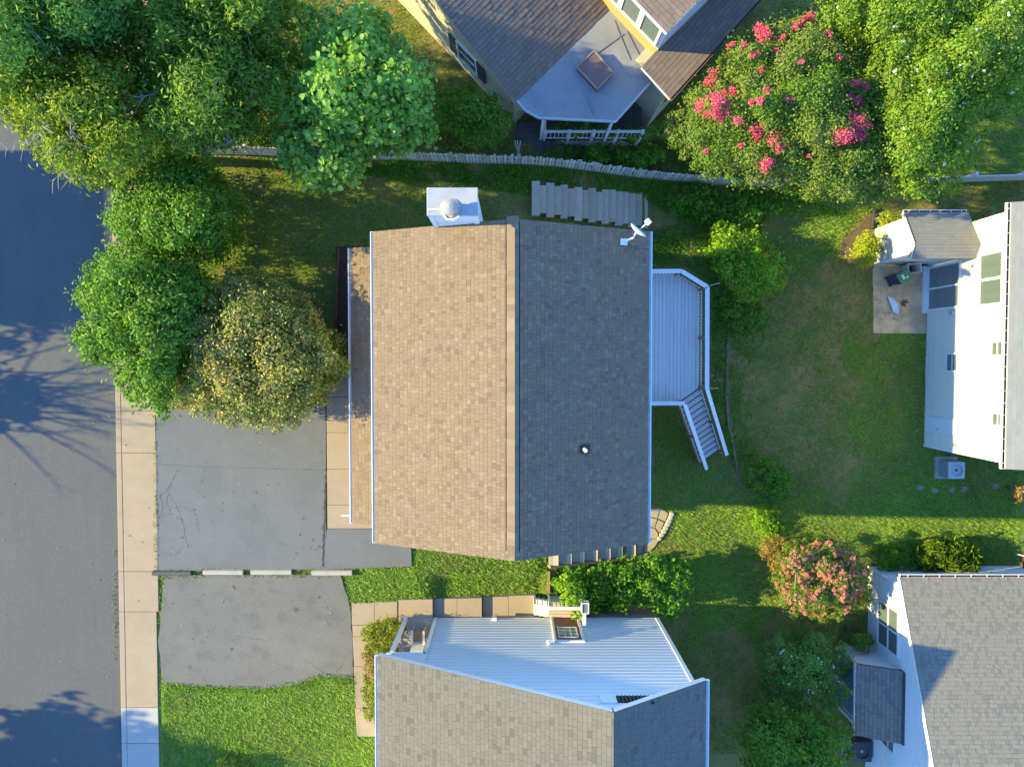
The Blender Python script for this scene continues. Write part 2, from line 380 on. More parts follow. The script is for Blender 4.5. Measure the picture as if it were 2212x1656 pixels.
def clad(parent, piece, corners, udir, exposure, tab, thick, m, jitter=.3, lam=0.0, stagger=None):
    """overlapping courses (shingles, lap boards) on a flat convex face. corners: 3-d polygon,
    udir: course direction; courses run up the face. Pieces are gathered per parent and made by finish_clad."""
    C = [np.array(c, float) for c in corners]
    U = np.array(udir, float); U /= np.linalg.norm(U)
    nn = np.zeros(3)
    for i in range(len(C)): nn += np.cross(C[i] - C[0], C[(i + 1) % len(C)] - C[0])
    nn /= np.linalg.norm(nn)
    V = np.cross(nn, U)
    if V[2] < 0: V = -V
    Nn = np.cross(U, V)
    if abs(Nn[2]) > 1e-3 and Nn[2] < 0 or (abs(Nn[2]) <= 1e-3 and Nn @ nn < 0): U = -U; Nn = np.cross(U, V)
    poly = ccw([((c - C[0]) @ U, (c - C[0]) @ V) for c in C])
    us = [p[0] for p in poly]; vs2 = [p[1] for p in poly]
    v = min(vs2); row = 0
    lst = PIECES.setdefault((parent, piece), (m, []))[1]
    while v < max(vs2) - .01:
        if tab: u = min(us) - (random.random() if stagger is None else stagger * (row % 2) + random.uniform(-.04, .04)) * tab
        else: u = min(us) - .01
        while u < max(us):
            w = tab * (1 + random.uniform(-jitter, jitter)) if tab else max(us) - u + .02
            gap = .006 if tab else 0; reach = .93 if tab else 1.04
            pl = clip_convex([(u + gap, v), (u + w, v), (u + w, v + exposure * reach), (u + gap, v + exposure * reach)], poly)
            u += w
            if len(pl) < 3: continue
            th = thick * (1 + (lam if random.random() < .45 else 0))
            n = len(pl)
            top = [C[0] + U * a + V * b + Nn * (th - (th - .0025) * min((b - v) / exposure, 1)) for a, b in pl]
            bot = [C[0] + U * a + V * b - Nn * .004 for a, b in pl]
            lst.append((top + bot, [tuple(range(n))] + [(i, n + i, n + (i + 1) % n, (i + 1) % n) for i in range(n)], random.random()))
        v += exposure; row += 1
def finish_clad(limit=300):
    camp = np.array((0, 0, CAM_H))
    for (parent, piece), (m, lst) in PIECES.items():
        off = LOC[parent]
        order = sorted(range(len(lst)), key=lambda i: np.linalg.norm(np.mean(lst[i][0], 0) - camp) )
        # those whose centre lies in the frame come first
        def infr(i):
            p = np.mean(lst[i][0], 0); d = CAM_H - p[2]
            return abs(p[0]) / d < .725 and abs(p[1] + .95) / d < .55
        order = sorted(order, key=lambda i: not infr(i))
        for i in order[:limit]:
            V_, F_, t = lst[i]
            c = np.mean(V_, 0)
            me = bpy.data.meshes.new(piece)
            me.from_pydata([tuple(p - c) for p in V_], [], F_); add_tone(me, [t] * len(F_))
            o = put(me, piece, m, parent)
            o.location = tuple(c - off)
        if len(order) > limit:
            b = MB()
            for i in order[limit:]: b.add(*lst[i][:2], tone=lst[i][2])
            b.build(piece + '_field', m, parent, kind='stuff')
    PIECES.clear()
def window(parent, origin, udir, vdir, w, h, cols=1, rows=1, glass=None, frame=None, proud=.07, name='window', fw=.07, mun=.03):
    """frame with panes; origin = lower left corner on the wall plane; parts: window > pane"""
    o = np.array(origin, float); U = np.array(udir, float); V = np.array(vdir, float); Nn = np.cross(U, V)
    b = MB()
    def strip(u0, u1, v0, v1, d0, d1):
        pts = [o + U * a + V * c + Nn * d1 for a, c in ((u0, v0), (u1, v0), (u1, v1), (u0, v1))]
        b.prism(pts, Nn * (d0 - d1))
    strip(-fw, w + fw, -fw, 0, -.02, proud); strip(-fw, w + fw, h, h + fw, -.02, proud)
    strip(-fw, 0, 0, h, -.02, proud); strip(w, w + fw, 0, h, -.02, proud)
    for i in range(1, cols): strip(w * i / cols - mun / 2, w * i / cols + mun / 2, 0, h, -.02, proud * .8)
    for j in range(1, rows):
        for i in range(cols):
            strip(w * i / cols + (mun / 2 if i else 0), w * (i + 1) / cols - (mun / 2 if i < cols - 1 else 0), h * j / rows - mun / 2, h * j / rows + mun / 2, -.02, proud * .75)
    fr = b.build(name, frame or WHITE, parent)
    for i in range(cols):
        for j in range(rows):
            p = MB(); a0, a1 = w * i / cols, w * (i + 1) / cols; c0, c1 = h * j / rows, h * (j + 1) / rows
            p.prism([o + U * a + V * c + Nn * (proud * .35) for a, c in ((a0, c0), (a1, c0), (a1, c1), (a0, c1))], Nn * -.015)
            p.build('pane', glass or GLASS, fr)
    return fr
EXC = []                     # ground polygons where no grass grows
def exclude(pts): EXC.append([(float(p[0]), float(p[1])) for p in pts])

def zone(px): return [tuple(PG(*p)[:2]) for p in px]
def lush_at(X, Y):
    X = X + .35 * np.sin(Y * 1.9 + 1.1 * np.sin(X)) + rng.normal(size=np.shape(X)) * .22
    Y = Y + .35 * np.sin(X * 1.7 + 1.3 * np.sin(Y * .8)) + rng.normal(size=np.shape(Y)) * .22
    lush = np.full(np.shape(X), .55)
    for px, v in (([(322, 1440), (830, 1440), (830, 1760), (322, 1760)], 1.0), ([(738, 1180), (1190, 1180), (1190, 1320), (738, 1320)], .95),
                  ([(320, 1225), (360, 1225), (360, 1500), (320, 1500)], .95),
                  ([(1440, 1080), (2300, 1085), (2300, 1240), (1700, 1220), (1660, 1180), (1500, 1200), (1440, 1180)], .97), ([(1450, 1180), (1660, 1180), (1660, 1400), (1480, 1400)], .9),
                  ([(1500, 1330), (1660, 1400), (1640, 1700), (1500, 1700)], .5), ([(1680, 440), (1860, 440), (1840, 560), (1720, 600), (1680, 520)], .85),
                  ([(1820, 720), (2010, 720), (2010, 1090), (1840, 1090)], .85), ([(2000, 1000), (2300, 1000), (2300, 1090), (2000, 1090)], .9),
                  ([(1400, 880), (1580, 880), (1600, 1090), (1400, 1090)], .75), ([(2120, 200), (2300, 200), (2300, 380), (2120, 380)], .95),
                  ([(430, 330), (930, 340), (930, 620), (430, 640)], .7), ([(1570, 600), (1830, 620), (1850, 1080), (1590, 1080)], .55)):
        lush = np.where(inside(X, Y, zone(px)), v, lush)
    return lush

# ================================================================ THE SETTING
def axis(lo, hi, step, far):
    a = list(np.arange(lo, hi + 1e-6, step))
    x = hi; s = step
    while x < far: s *= 1.5; x += s; a.append(x)
    x = lo; s = step
    while x > -far: s *= 1.5; x -= s; a.insert(0, x)
    return np.array(a)
ax, ay = axis(-22, 22, .25, 400), axis(-18, 17, .25, 400)
gx, gy = np.meshgrid(ax, ay, indexing='ij')
gv = np.stack([gx, gy, gz(gx, gy)], -1).reshape(-1, 3)
ni, nj = len(ax), len(ay)
ii, jj = np.meshgrid(np.arange(ni - 1), np.arange(nj - 1), indexing='ij')
q = (ii * nj + jj).ravel()
gf = np.stack([q, q + nj, q + nj + 1, q + 1], -1)
me = mesh_np('ground', gv, gf)
me.polygons.foreach_set('use_smooth', [True] * len(me.polygons))
fc = gv[gf].mean(1)
add_tone(me, np.clip(lush_at(fc[:, 0], fc[:, 1]) + .12 * np.sin(fc[:, 0] * 3 + 2 * np.sin(fc[:, 1] * 2)), 0, 1))
put(me, 'ground', SOIL, None, (0, 0, 0), kind='structure', label='sloping brown and green yard ground around the houses')

# street, kerb, sidewalk
KX = float(P(253, 900, -.12)[0])
b = MB().box(-27.5, KX - .002, -120, 120, -.4, -.12)
b.build('road', ROAD, None, (-20, 0, -.4), kind='structure', label='grey asphalt street along the kerb')
exclude([(-27.6, -120), (KX + 1.62, -120), (KX + 1.62, 120), (-27.6, 120)])
side = thing('sidewalk', 'tan concrete sidewalk of long slabs beside the street', None, (KX + .8, -5, 0), kind='structure')
SX0, SX1 = float(P(262, 900, 0)[0]), float(P(335.5, 900, 0)[0])
ys = [-40, 200, 320, 440, 560, 680, 790, 887.6, 978, 1234, 1320.8, 1527.7, 1605, 1720, 1840]
for a, c in zip(ys[:-1], ys[1:]):
    y0, y1 = float(P(300, c, 0)[1]), float(P(300, a, 0)[1])
    pale = a > 1500
    MB().box(SX0, SX1 - (.09 if a > 1300 else 0), y0 + .008, y1 - .008, -.25, .0 + random.uniform(-.006, .006)).build('slab', CONC_W if pale else CONC, side, bevel=.012)
    MB().box(KX, SX0 - .012, y0 + .004, y1 - .004, -.4, -.004).build('kerb_stone', CONC_W if pale else CONC, side, bevel=.02)
MB().box(KX + .02, SX1 - .12, float(P(300, 1840, 0)[1]), float(P(300, -40, 0)[1]), -.3, -.05).build('joint_bed', DIRT, side)

def pad(name, px, m, label, z=0.0, thick=.2, wob=.0, **kw):
    pts = []
    for i in range(len(px)):
        a, c = np.array(px[i]), np.array(px[(i + 1) % len(px)])
        n = max(1, int(np.hypot(*(c - a)) / 14)) if wob else 1
        for k in range(n):
            p = a + (c - a) * k / n
            if wob and k: p = p + np.array([random.gauss(0, wob), random.gauss(0, wob)])
            pts.append(P(p[0], p[1], z))
    exclude(pts)
    return MB().prism(pts, (0, 0, -thick)).build(name, m, None, kind='structure', label=label, **kw)
def cracks(parent, lines, z, w=.008):
    for ln in lines:
        b = MB(); pts = []
        for i in range(len(ln) - 1):
            a, c = np.array(ln[i], float), np.array(ln[i + 1], float)
            n = max(2, int(np.hypot(*(c - a)) / 5))
            for k in range(n):
                p = a + (c - a) * k / n + np.array([random.gauss(0, 1.1), random.gauss(0, 1.1)]) * (1 if (k or i) else 0)
                pts.append(P(p[0], p[1], z))
        for p, q2 in zip(pts[:-1], pts[1:]):
            d = q2 - p; L_ = np.linalg.norm(d)
            if L_ < .01: continue
            s = np.array((-d[1], d[0], 0)) / L_ * w * random.uniform(.25, .8)
            b.add([p - s, p + s, q2 + s, q2 - s], [(0, 3, 2, 1)])
        b.build('crack', CRACK, parent)
dr1 = pad('driveway', [(337, 884), (480, 884), (600, 880), (704, 870), (704, 1228), (620, 1232), (342, 1233), (337, 1100)], DRIVE, 'grey asphalt parking pad above the row of wheel stops', .0)
dr1b = pad('driveway', [(706, 1142), (800, 1142), (888, 1184), (889, 1222), (866, 1224), (700, 1229)], DRIVE, 'short smooth asphalt strip beside the front corner of the brown roofed house', .004, wob=.4)
dr2 = pad('driveway', [(356, 1243), (530, 1241), (736, 1240), (741, 1262), (754, 1305), (758, 1340), (762, 1400), (762, 1466), (690, 1462), (640, 1478), (560, 1488), (470, 1484), (352, 1478), (347, 1430), (341, 1383), (350, 1300)], DRIVE_OLD, 'weathered asphalt parking pad below the row of wheel stops', -.002, wob=1.1)
Z1 = .004
cracks(dr1, [[(337, 1001), (420, 1007), (520, 1010), (610, 1013), (704, 1014)], [(385, 1011), (372, 1040), (358, 1062), (342, 1075)], [(362, 1062), (380, 1090), (396, 1130), (402, 1170), (412, 1190)], [(345, 1068), (352, 1090), (348, 1112), (360, 1120)], [(360, 1094), (392, 1096), (415, 1100), (425, 1118)], [(371, 1044), (360, 1085), (371, 1110)], [(341, 1118), (372, 1108), (398, 1128)], [(425, 1118), (430, 1150)], [(398, 1178), (380, 1200), (345, 1190)]], Z1)
cracks(dr1, [[(703, 1014), (702, 1080), (700, 1150), (697, 1229)]], Z1 + .006, .05)
cracks(dr2, [[(500, 1372), (540, 1378), (585, 1384)], [(660, 1425), (685, 1440), (705, 1458)], [(742, 1427), (731, 1445), (722, 1458)], [(630, 1315), (650, 1318), (668, 1316)]], .003)
STAIN = mat('oil darkened asphalt', (.10, .10, .10), .8, noise=[(9, .6, (.145, .145, .145), .45, .62, 4), (45, .5, (.07, .07, .07), .5, .7, 3)])
for parent, spots, z in ((dr1, ((697, 1140, 5), (676, 1165, 3), (690, 1180, 4), (640, 1195, 3), (555, 935, 3.5), (590, 938, 3), (420, 1100, 3), (655, 1120, 3)), .0035), (dr2, ((640, 1316, 6), (500, 1402, 4), (505, 1268, 5), (690, 1290, 4), (410, 1440, 4)), .0015)):
    for x, y, r_ in spots:
        MB().prism([P(x + r_ * random.uniform(.6, 1.3) * math.cos(a), y + r_ * random.uniform(.6, 1.3) * math.sin(a), z) for a in np.linspace(0, 6.28, 12)[:-1]], (0, 0, -.003)).build('oil_stain', STAIN, parent)
# narrow earth bed between the two pads and front walk
fw = thing('front_walk', 'tan concrete walk along the porch of the brown roofed house', None, P(735, 980, 0), kind='structure')
for a, c in ((800, 857), (857, 934), (934, 1013), (1013, 1090), (1090, 1141)):
    y0, y1 = float(P(730, c, .02)[1]), float(P(730, a, .02)[1])
    MB().box(float(P(705.5, 900, .02)[0]), -4.35, y0 + .006, y1 - .006, -.2, .02).build('slab', CONC, fw, bevel=.01)
exclude([P(704, 800, 0), P(830, 800, 0), P(830, 1142, 0), P(704, 1142, 0)])

# mulch bed with timber edging north of the porch
bed = [P(727, 533, .0), (-4.3, float(P(727, 533, 0)[1]), 0), (-4.3, float(P(727, 806, 0)[1]), 0), P(722, 806, 0)]
exclude(bed)
MB().prism([(p[0], p[1], .03) for p in bed], (0, 0, -.1)).build('mulch_bed', MULCH, None, kind='structure', label='dark red mulch bed along the porch front')
ed = thing('timber_edging', 'thin red brown timber edging along the mulch bed', 'edging', P(724, 680, 0))
for (a, c) in (((732, 537), (729, 600)), ((728.5, 601), (725.5, 690)), ((725, 691), (723, 770)), ((722.5, 771), (723, 806))):
    p, q2 = P(*a, .06), P(*c, .06)
    MB().bar(p, q2, .09, .12).build('plank', TIMBER_RED, ed)

# entry walk of the south house: L of slabs stepping down to the east
wk = thing('entry_walk', 'tan concrete walk stepping down beside the grey roofed house', None, P(850, 1325, 0), kind='structure')
zs = 0.0
for (x0, x1, z, ya, yb) in ((760, 809, .0, 1301, 1349), (809.6, 858, .0, 1299, 1346), (861, 934.5, .03, 1294, 1347), (936, 987.5, -.17, 1292, 1345.5), (988, 1041, -.17, 1291, 1345), (1043, 1099, -.36, 1288, 1343), (1099.6, 1157, -.36, 1285, 1342)):
    z0 = z - .004
    a, c, d, e = P(x0, ya + 1.2, z), P(x1, ya, z), P(x1, yb, z), P(x0, yb, z)
    MB().prism([a, c, d, e], (0, 0, -.45)).build('slab', CONC, wk, bevel=.01)
    exclude([a, c, d, e])
for ya, yb in ((1350, 1374), (1374.6, 1438.5), (1439, 1528.5), (1529, 1590)):
    pts = [P(761 + (ya - 1350) * .03, ya, 0), P(806, ya, 0), P(812, yb, 0), P(761 + (yb - 1350) * .045, yb, 0)]
    MB().prism(pts, (0, 0, -.2)).build('slab', CONC, wk, bevel=.01)
    exclude(pts)
MB().prism([P(862, 1348, -.02), P(936, 1348, -.02), P(936, 1420, -.02), P(862, 1420, -.02)], (0, 0, -.2)).build('slab', CONC_G, wk)

# wheel stops
def wheel_stop(x0, x1, y0, y1, m, label, name='wheel_stop'):
    a, c = P(x0, y1, .13), P(x1, y0, .13)
    b = MB()
    X0, X1, Y0, Y1 = a[0], c[0], a[1], c[1]
    b.prism([(X0, Y0 - .01, -.02), (X0, Y0 + .02, .1), (X0, Y0 + .05, .13), (X0, Y1 - .05, .13), (X0, Y1 - .02, .1), (X0, Y1 + .01, -.02)], (X1 - X0, 0, 0))
    b.build(name, m, None, bevel=.01, label=label, cat='wheel stop', group='wheel stops between the parking pads')
wheel_stop(327.5, 411, 1233.5, 1244, TIMBER_DARK, 'dark weathered timber wheel stop touching the sidewalk')
wheel_stop(437.6, 524, 1231, 1243, CONC_G, 'pale concrete wheel stop next to the dark timber one')
wheel_stop(541, 629, 1230.5, 1242.5, CONC_G, 'pale concrete wheel stop between two others, end gap on its right')
wheel_stop(673, 760, 1231.5, 1244, CONC_G, 'concrete wheel stop at the edge of the green lawn strip')

# flagstone corner patio with its border of stones
fp = thing('flagstone_patio', 'tan flagstone corner behind the brown roofed house', None, PG(1425, 1140), kind='structure')
ctr = [T(11, 950, 20), T(11, 1030, 10), T(11, 1075, 45), T(11, 1010, 190), T(11, 975, 260), T(11, 900, 320), T(11, 890, 200)]
cent = np.mean(ctr, 0)
cells = [((950, 10), (1020, 5), (1000, 70), (950, 60)), ((1025, 5), (1070, 40), (1050, 90), (1005, 72)), ((950, 66), (1000, 76), (985, 130), (945, 125)), ((1005, 80), (1045, 98), (1015, 165), (990, 130)), ((945, 131), (985, 136), (1008, 172), (990, 200), (945, 195)), ((915, 235), (945, 205), (1015, 200), (985, 250), (950, 280), (925, 290)), ((900, 300), (945, 290), (905, 330), (880, 330)), ((870, 200), (940, 205), (910, 235), (895, 295), (860, 290))]
for cl in cells:
    pts = [PG(*T(11, x, y)) for x, y in cl]; z = np.mean([p[2] for p in pts]) + .04
    MB().prism([(p[0], p[1], z + random.uniform(-.008, .008)) for p in pts], (0, 0, -.12)).build('flagstone', STONE, fp, bevel=.012)
exclude([PG(*T(11, x, y)) for x, y in ((860, 0), (1040, 0), (1105, 50), (1020, 215), (900, 330), (850, 300))])
for k in range(8):
    t = k / 7; x, y = 1092 + (1012 - 1092) * t + 8 * math.sin(t * 3), 45 + (198 - 45) * t
    p = PG(*T(11, x, y)); b = MB()
    r0 = random.uniform(.115, .135)
    b.lathe((0, 0, 0), [(r0 * .9, 0), (r0, .06), (r0 * .92, .11), (r0 * .6, .135)], 9)
    b.v = [(p[0] + v[0] * random.uniform(.92, 1.08), p[1] + v[1] * random.uniform(.8, 1.0), p[2] - .02 + v[2]) for v in b.v]
    b.build('edging_stone', STONE_L, fp, bevel=.01)

# bare earth patch by the shed and back patio slab
RZ = -2.1
pp = [P(1885, 571, RZ + .06), P(2001, 573, RZ + .06), P(2001, 720, RZ + .06), P(1887, 720, RZ + .06)]
MB().prism(pp, (0, 0, -.2)).build('back_patio', PATIO, None, kind='structure', bevel=.01, label='stained concrete patio slab outside the sliding door')
exclude(pp)
de = [PG(*T(8, x, y), .035) for x, y in ((545, 330), (640, 250), (720, 160), (800, 150), (790, 260), (760, 300), (740, 520), (700, 540), (620, 510), (545, 440), (530, 390))]
MB().prism(de, (0, 0, -.12)).build('earth_bed', DIRT, None, kind='structure', label='bare brown earth bed around the golden bush')
exclude(de)

# ================================================================ BROWN ROOFED HOUSE (centre)
ZE, ZR = 5.4, 7.5
XL, XR = float(P(808, 836, ZE)[0]), float(P(1401, 836, ZE)[0])
XM = float(P(1112, 836, ZR)[0])
YN = float(np.mean([P(900, 500, ZE)[1], P(1110, 472.5, ZR)[1]])); YS = float(np.mean([P(900, 1172, ZE)[1], P(1110, 1212, ZR)[1]]))
HX0, HX1, HY0, HY1 = XL + .32, XR - .32, YS + .3, YN - .22
house = thing('house', 'two storey house with tan brown gable roof and white gutters in the middle', 'house', ((XL + XR) / 2, (YN + YS) / 2, -.1))
exclude([(HX0, HY0), (HX1, HY0), (HX1, HY1), (HX0, HY1)])
b = MB()
zt = lambda X: ZE - .1 + (ZR - ZE) * (1 - abs(X - XM) / (XR - XM))
gp = [(HX0, -2.2), (HX1, -2.2), (HX1, zt(HX1) - .05), (XM, ZR - .2), (HX0, zt(HX0) - .05)]
b.prism([(x, HY1, z) for x, z in gp], (0, HY0 - HY1, 0))
wall = b.build('wall', SIDING_C, house)
for Y, s in ((HY0, -1), (HY1, 1)):
    clad(wall, 'siding_board', [(x, Y + s * .004, z) for x, z in [(HX0, -.1), (HX1, -.1)] + gp[2:]], (1, 0, 0), .2, None, .016, SIDING_C)
sl = []
for name, xa, xb in (('west', XL, XM), ('east', XR, XM)):
    top = [(xa, YS, ZE), (xb, YS, ZR), (xb, YN, ZR), (xa, YN, ZE)]
    sl.append(top)
b = MB()
b.prism([(XL, YN, ZE), (XM, YN, ZR), (XR, YN, ZE), (XR, YN, ZE - .14), (XM, YN, ZR - .14), (XL, YN, ZE - .14)], (0, YS - YN, 0))
roof = b.build('roof', FELT, house)
for top in sl: clad(roof, 'shingle', top, (0, 1, 0), .143, .12, .007, SHINGLE_MAIN, .45, lam=1.3)
# ridge cap pieces
ylist = np.arange(YS + .25, YN - .05, .2)
slope = (ZR - ZE) / (XM - XL)
roof_z0 = lambda x: ZR - slope * abs(x - XM)
for k, y in enumerate(ylist):
    for s in (-1, 1):
        w = .24 if s < 0 else .12
        n_ = np.array((s * slope, 0, 1)); n_ /= np.linalg.norm(n_)
        a = np.array((XM, y, ZR + .024)); d = np.array((s * w, 0, -slope * w))
        pts = [a, a + d, a + d + (0, .205, .004), a + np.array((0, .205, .004))]
        MB().prism(pts, -n_ * .02, tone=random.random()).build('ridge_cap', SHINGLE_MAIN, roof)
for x_, w_ in ((XM - .262, .022), (XM + .135, .03)):
    MB().bar((x_, YS + .28, roof_z0(x_) + .014), (x_, YN - .08, roof_z0(x_) + .014), w_, .012).build('ridge_vent_slot', DARK, roof)
# rake and fascia boards
for Y, s in ((YN, 1), (YS, -1)):
    for xa in (XL, XR):
        b = MB()
        b.bar((xa, Y - s * .02, ZE - .15), (XM, Y - s * .02, ZR - .15), .022, .16, up=(0, 0, 1)); b.build('rake_board', FOUND, house)
def gutter(parent, a, c, out, w=.13, h=.12, m=WHITE_MET, trough=WHITE_MET, brackets=0, bm=None):
    a = np.array(a, float); c = np.array(c, float); out = np.array(out, float)
    d = (c - a) / np.linalg.norm(c - a)
    g = MB(); t = .015
    def strip(o0, o1, z0, z1, mb):
        mb.prism([a + out * o0 + (0, 0, z1), c + out * o0 + (0, 0, z1), c + out * o1 + (0, 0, z1), a + out * o1 + (0, 0, z1)], (0, 0, z0 - z1))
    strip(w - .03, w, -h, 0, g); strip(0, .012, -h, -.02, g); strip(.012, w - .03, -h, -h + .02, g)
    for e in (a, c):
        s_ = e + (d * .012 if e is a else -d * .012)
        g.bar(s_ + out * .01 + (0, 0, -h / 2), s_ + out * (w - .005) + (0, 0, -h / 2), .02, h * .9)
    go = g.build('gutter', m, parent)
    f = MB(); strip(.012, w - .03, -h + .02, -h * .45, f); f.build('trough', trough, go)
    for k in range(brackets):
        p = a + (c - a) * ((k + .5) / brackets)
        MB().bar(p + out * .01 + (0, 0, -.012), p + out * (w - .03) + (0, 0, -.012), .03, .012).build('bracket', bm or WHITE_MET, go)
gutter(house, (XL, YS, ZE - .01), (XL, YN, ZE - .01), (-1, 0, 0), w=.10)
gutter(house, (XR, YS, ZE - .01), (XR, YN, ZE - .01), (1, 0, 0), w=.10)
# lower porch roof along the front
PXL = float(P(759, 836, 2.62)[0]); PYN = float(P(780, 535, 2.7)[1]); PYS = float(P(780, 1131, 2.7)[1])
prt = [(PXL, PYS, 2.62), (HX0 - .01, PYS, 3.3), (HX0 - .01, PYN, 3.3), (PXL, PYN, 2.62)]
pr = MB().prism(prt, (0, 0, -.13)).build('porch_roof', FELT, house)
clad(pr, 'shingle', prt, (0, 1, 0), .143, .19, .007, SHINGLE_MAIN, .35, lam=1.3)
gutter(house, (PXL, PYS, 2.61), (PXL, PYN, 2.61), (-1, 0, 0), w=.10)
for y in (PYS + .12, PYS + 3.3, PYS + 6.5, PYN - .12):
    MB().box(PXL + .12, PXL + .26, y - .07, y + .07, -.1, 2.53).build('porch_post', WHITE, house)
pq = P(737, 1113, 2.5)
MB().bar(pq, (PXL - .02, pq[1], 2.52), .035, .035).build('gutter_outlet', WHITE_MET, house)
# windows and door of the front and back (mostly under the eaves)
for y in (-4.4, -1.2, 2.0):
    window(house, (HX0 - .002, y + .9, 3.9), (0, -1, 0), (0, 0, 1), .9, 1.1, 2, 2)
for y in (-4.6, -1.3):
    window(house, (HX1 + .002, y, 3.7), (0, 1, 0), (0, 0, 1), .9, 1.2, 2, 2)
window(house, (HX1 + .002, 0, .62), (0, 1, 0), (0, 0, 1), 1.7, 2.0, 2, 1, name='sliding_door')

# chimney on the north gable
ZC = 8.3
c0, c1 = P(922, 466, ZC), P(1032.4, 405, ZC)
ch = thing('chimney', 'white boxed chimney with round metal flue cap on the gable end', 'chimney', ((c0[0] + c1[0]) / 2, (c0[1] + c1[1]) / 2, -.1))
MB().box(c0[0] + .04, c1[0] - .04, c0[1] + .04, c1[1] - .04, -.5, ZC - .1).build('casing', SIDING_W, ch)
for x, y in ((c0[0] + .08, c0[1] + .035), (c1[0] - .08, c0[1] + .035)):
    MB().box(x - .07, x + .07, y - .02, y + .01, 3, ZC - .1).build('corner_board', WHITE, ch)
MB().box(c0[0], c1[0], c0[1], c1[1], ZC - .1, ZC).build('chase_cover', mat('galvanised cover', (.40, .40, .41), .5, noise=[(3, .5, (.3, .3, .32), .45, .65, 5), (9, .4, (.46, .4, .33), .55, .7, 4)]), ch, bevel=.015)
fc = P(973, 452, ZC)
fl = MB().tube([(fc[0], fc[1], ZC - .05), (fc[0], fc[1], ZC + .34)], .17, 20).build('flue', mat('dull flue metal', (.36, .34, .31), .5, noise=[(5, .4, (.27, .25, .22), .45, .65, 4)]), ch, smooth=False)
MB().lathe((fc[0], fc[1], ZC + .34), [(.22, -.06), (.235, -.03), (.23, 0), (.12, .045), (.01, .07)], 26).build('flue_cap', mat('dull flue metal', (.36, .34, .31), .5, noise=[(5, .4, (.27, .25, .22), .45, .65, 4)]), fl)
MB().lathe((fc[0], fc[1], ZC), [(.30, 0), (.30, .03), (.2, .08)], 22).build('collar', mat('rusty flashing', (.4, .26, .18), .7, noise=[(8, .8, (.6, .52, .45), .45, .6, 4)]), fl)
MB().bar((fc[0] - .62, fc[1] - .02, ZC + .06), (fc[0] - .2, fc[1] - .05, ZC + .1), .035, .05).build('strap', WHITE_MET, ch)
MB().tube([(fc[0] - .2, fc[1] - .1, ZC + .06), (fc[0] - .1, fc[1] - .29, ZC + .08), (fc[0] + .1, fc[1] - .31, ZC + .08), (fc[0] + .25, fc[1] - .22, ZC + .06)], .03, 6).build('bent_flashing', WHITE_MET, ch)

# vent pipe on the east slope
vx, vy = float(P(1264, 972, 6.8)[0]), float(P(1264, 972, 6.8)[1]); vz = ZR - slope * abs(vx - XM)
vp = thing('vent_pipe', 'small pale plumbing vent pipe poking out of the shaded roof slope', 'vent pipe', (vx, vy, vz))
MB().tube([(vx, vy, vz - .1), (vx, vy, vz + .42)], .06, 14).build('pipe', mat('weathered pvc', (.62, .52, .42), .7), vp)
MB().lathe((vx, vy, vz + .42), [(.06, 0), (.06, .012), (.038, .012), (.038, .004)], 14).build('rim', CREAMP, vp)
MB().prism([(vx - .12, vy - .14, vz - slope * -.12 + .02), (vx + .2, vy - .14, vz - slope * .2 + .02), (vx + .2, vy + .14, vz - slope * .2 + .02), (vx - .12, vy + .14, vz + slope * .12 + .02)], (0, 0, -.015)).build('flashing', BLACKP, vp)

# satellite dish at the north east corner
def roof_z(x): return ZR - slope * abs(x - XM)
dp = P(1350, 520, 6.1); dp[2] = roof_z(dp[0])
dish = thing('satellite_dish', 'white satellite dish seen edge on at the roof corner', 'satellite dish', dp)
mast_top = np.array(P(1372, 505, 6.45))
MB().tube([dp + (0, 0, .03), dp + (.25, .08, .3), mast_top], .03, 8).build('mast', WHITE_MET, dish)
MB().bar(dp + (-.12, 0, .03), dp + (.12, .0, -.07), .2, .02).build('foot_plate', WHITE_MET, dish)
b = MB()
nrm = np.array((.62, .72, .32)); nrm /= np.linalg.norm(nrm)
e1 = np.cross(nrm, (0, 0, 1)); e1 /= np.linalg.norm(e1); e2 = np.cross(e1, nrm)
dc = mast_top + nrm * .06
rings = []
for r_, dpt in ((0, 0), (.12, .012), (.24, .045), (.32, .085), (.325, .1)):
    rings.append([dc + nrm * (dpt) + (e1 * math.cos(t) * r_ * .9 + e2 * math.sin(t) * r_) for t in np.linspace(0, 2 * math.pi, 24, endpoint=False)])
vv = [p for rg in rings for p in rg]
ff = [(i * 24 + j, i * 24 + (j + 1) % 24, (i + 1) * 24 + (j + 1) % 24, (i + 1) * 24 + j) for i in range(4) for j in range(24)]
b.add(vv, ff)
do = b.build('reflector', WHITE_MET, dish, smooth=True); so = do.modifiers.new('solid', 'SOLIDIFY'); so.thickness = .015
arm_end = np.array(P(1397, 482, 6.7))
MB().bar(mast_top, arm_end, .035, .035).build('feed_arm', WHITE_MET, dish)
d_ = arm_end - mast_top; d_ /= np.linalg.norm(d_)
MB().bar(arm_end - d_ * .02, arm_end + d_ * .14, .18, .12).build('receiver', WHITE_MET, dish, bevel=.02)
MB().tube([dp + (.05, -.05, .05), dp + (.4, -.2, -.1), (XR - .05, dp[1] - .18, roof_z(XR) + .03)], .008, 5).build('cable', BLACKP, dish)

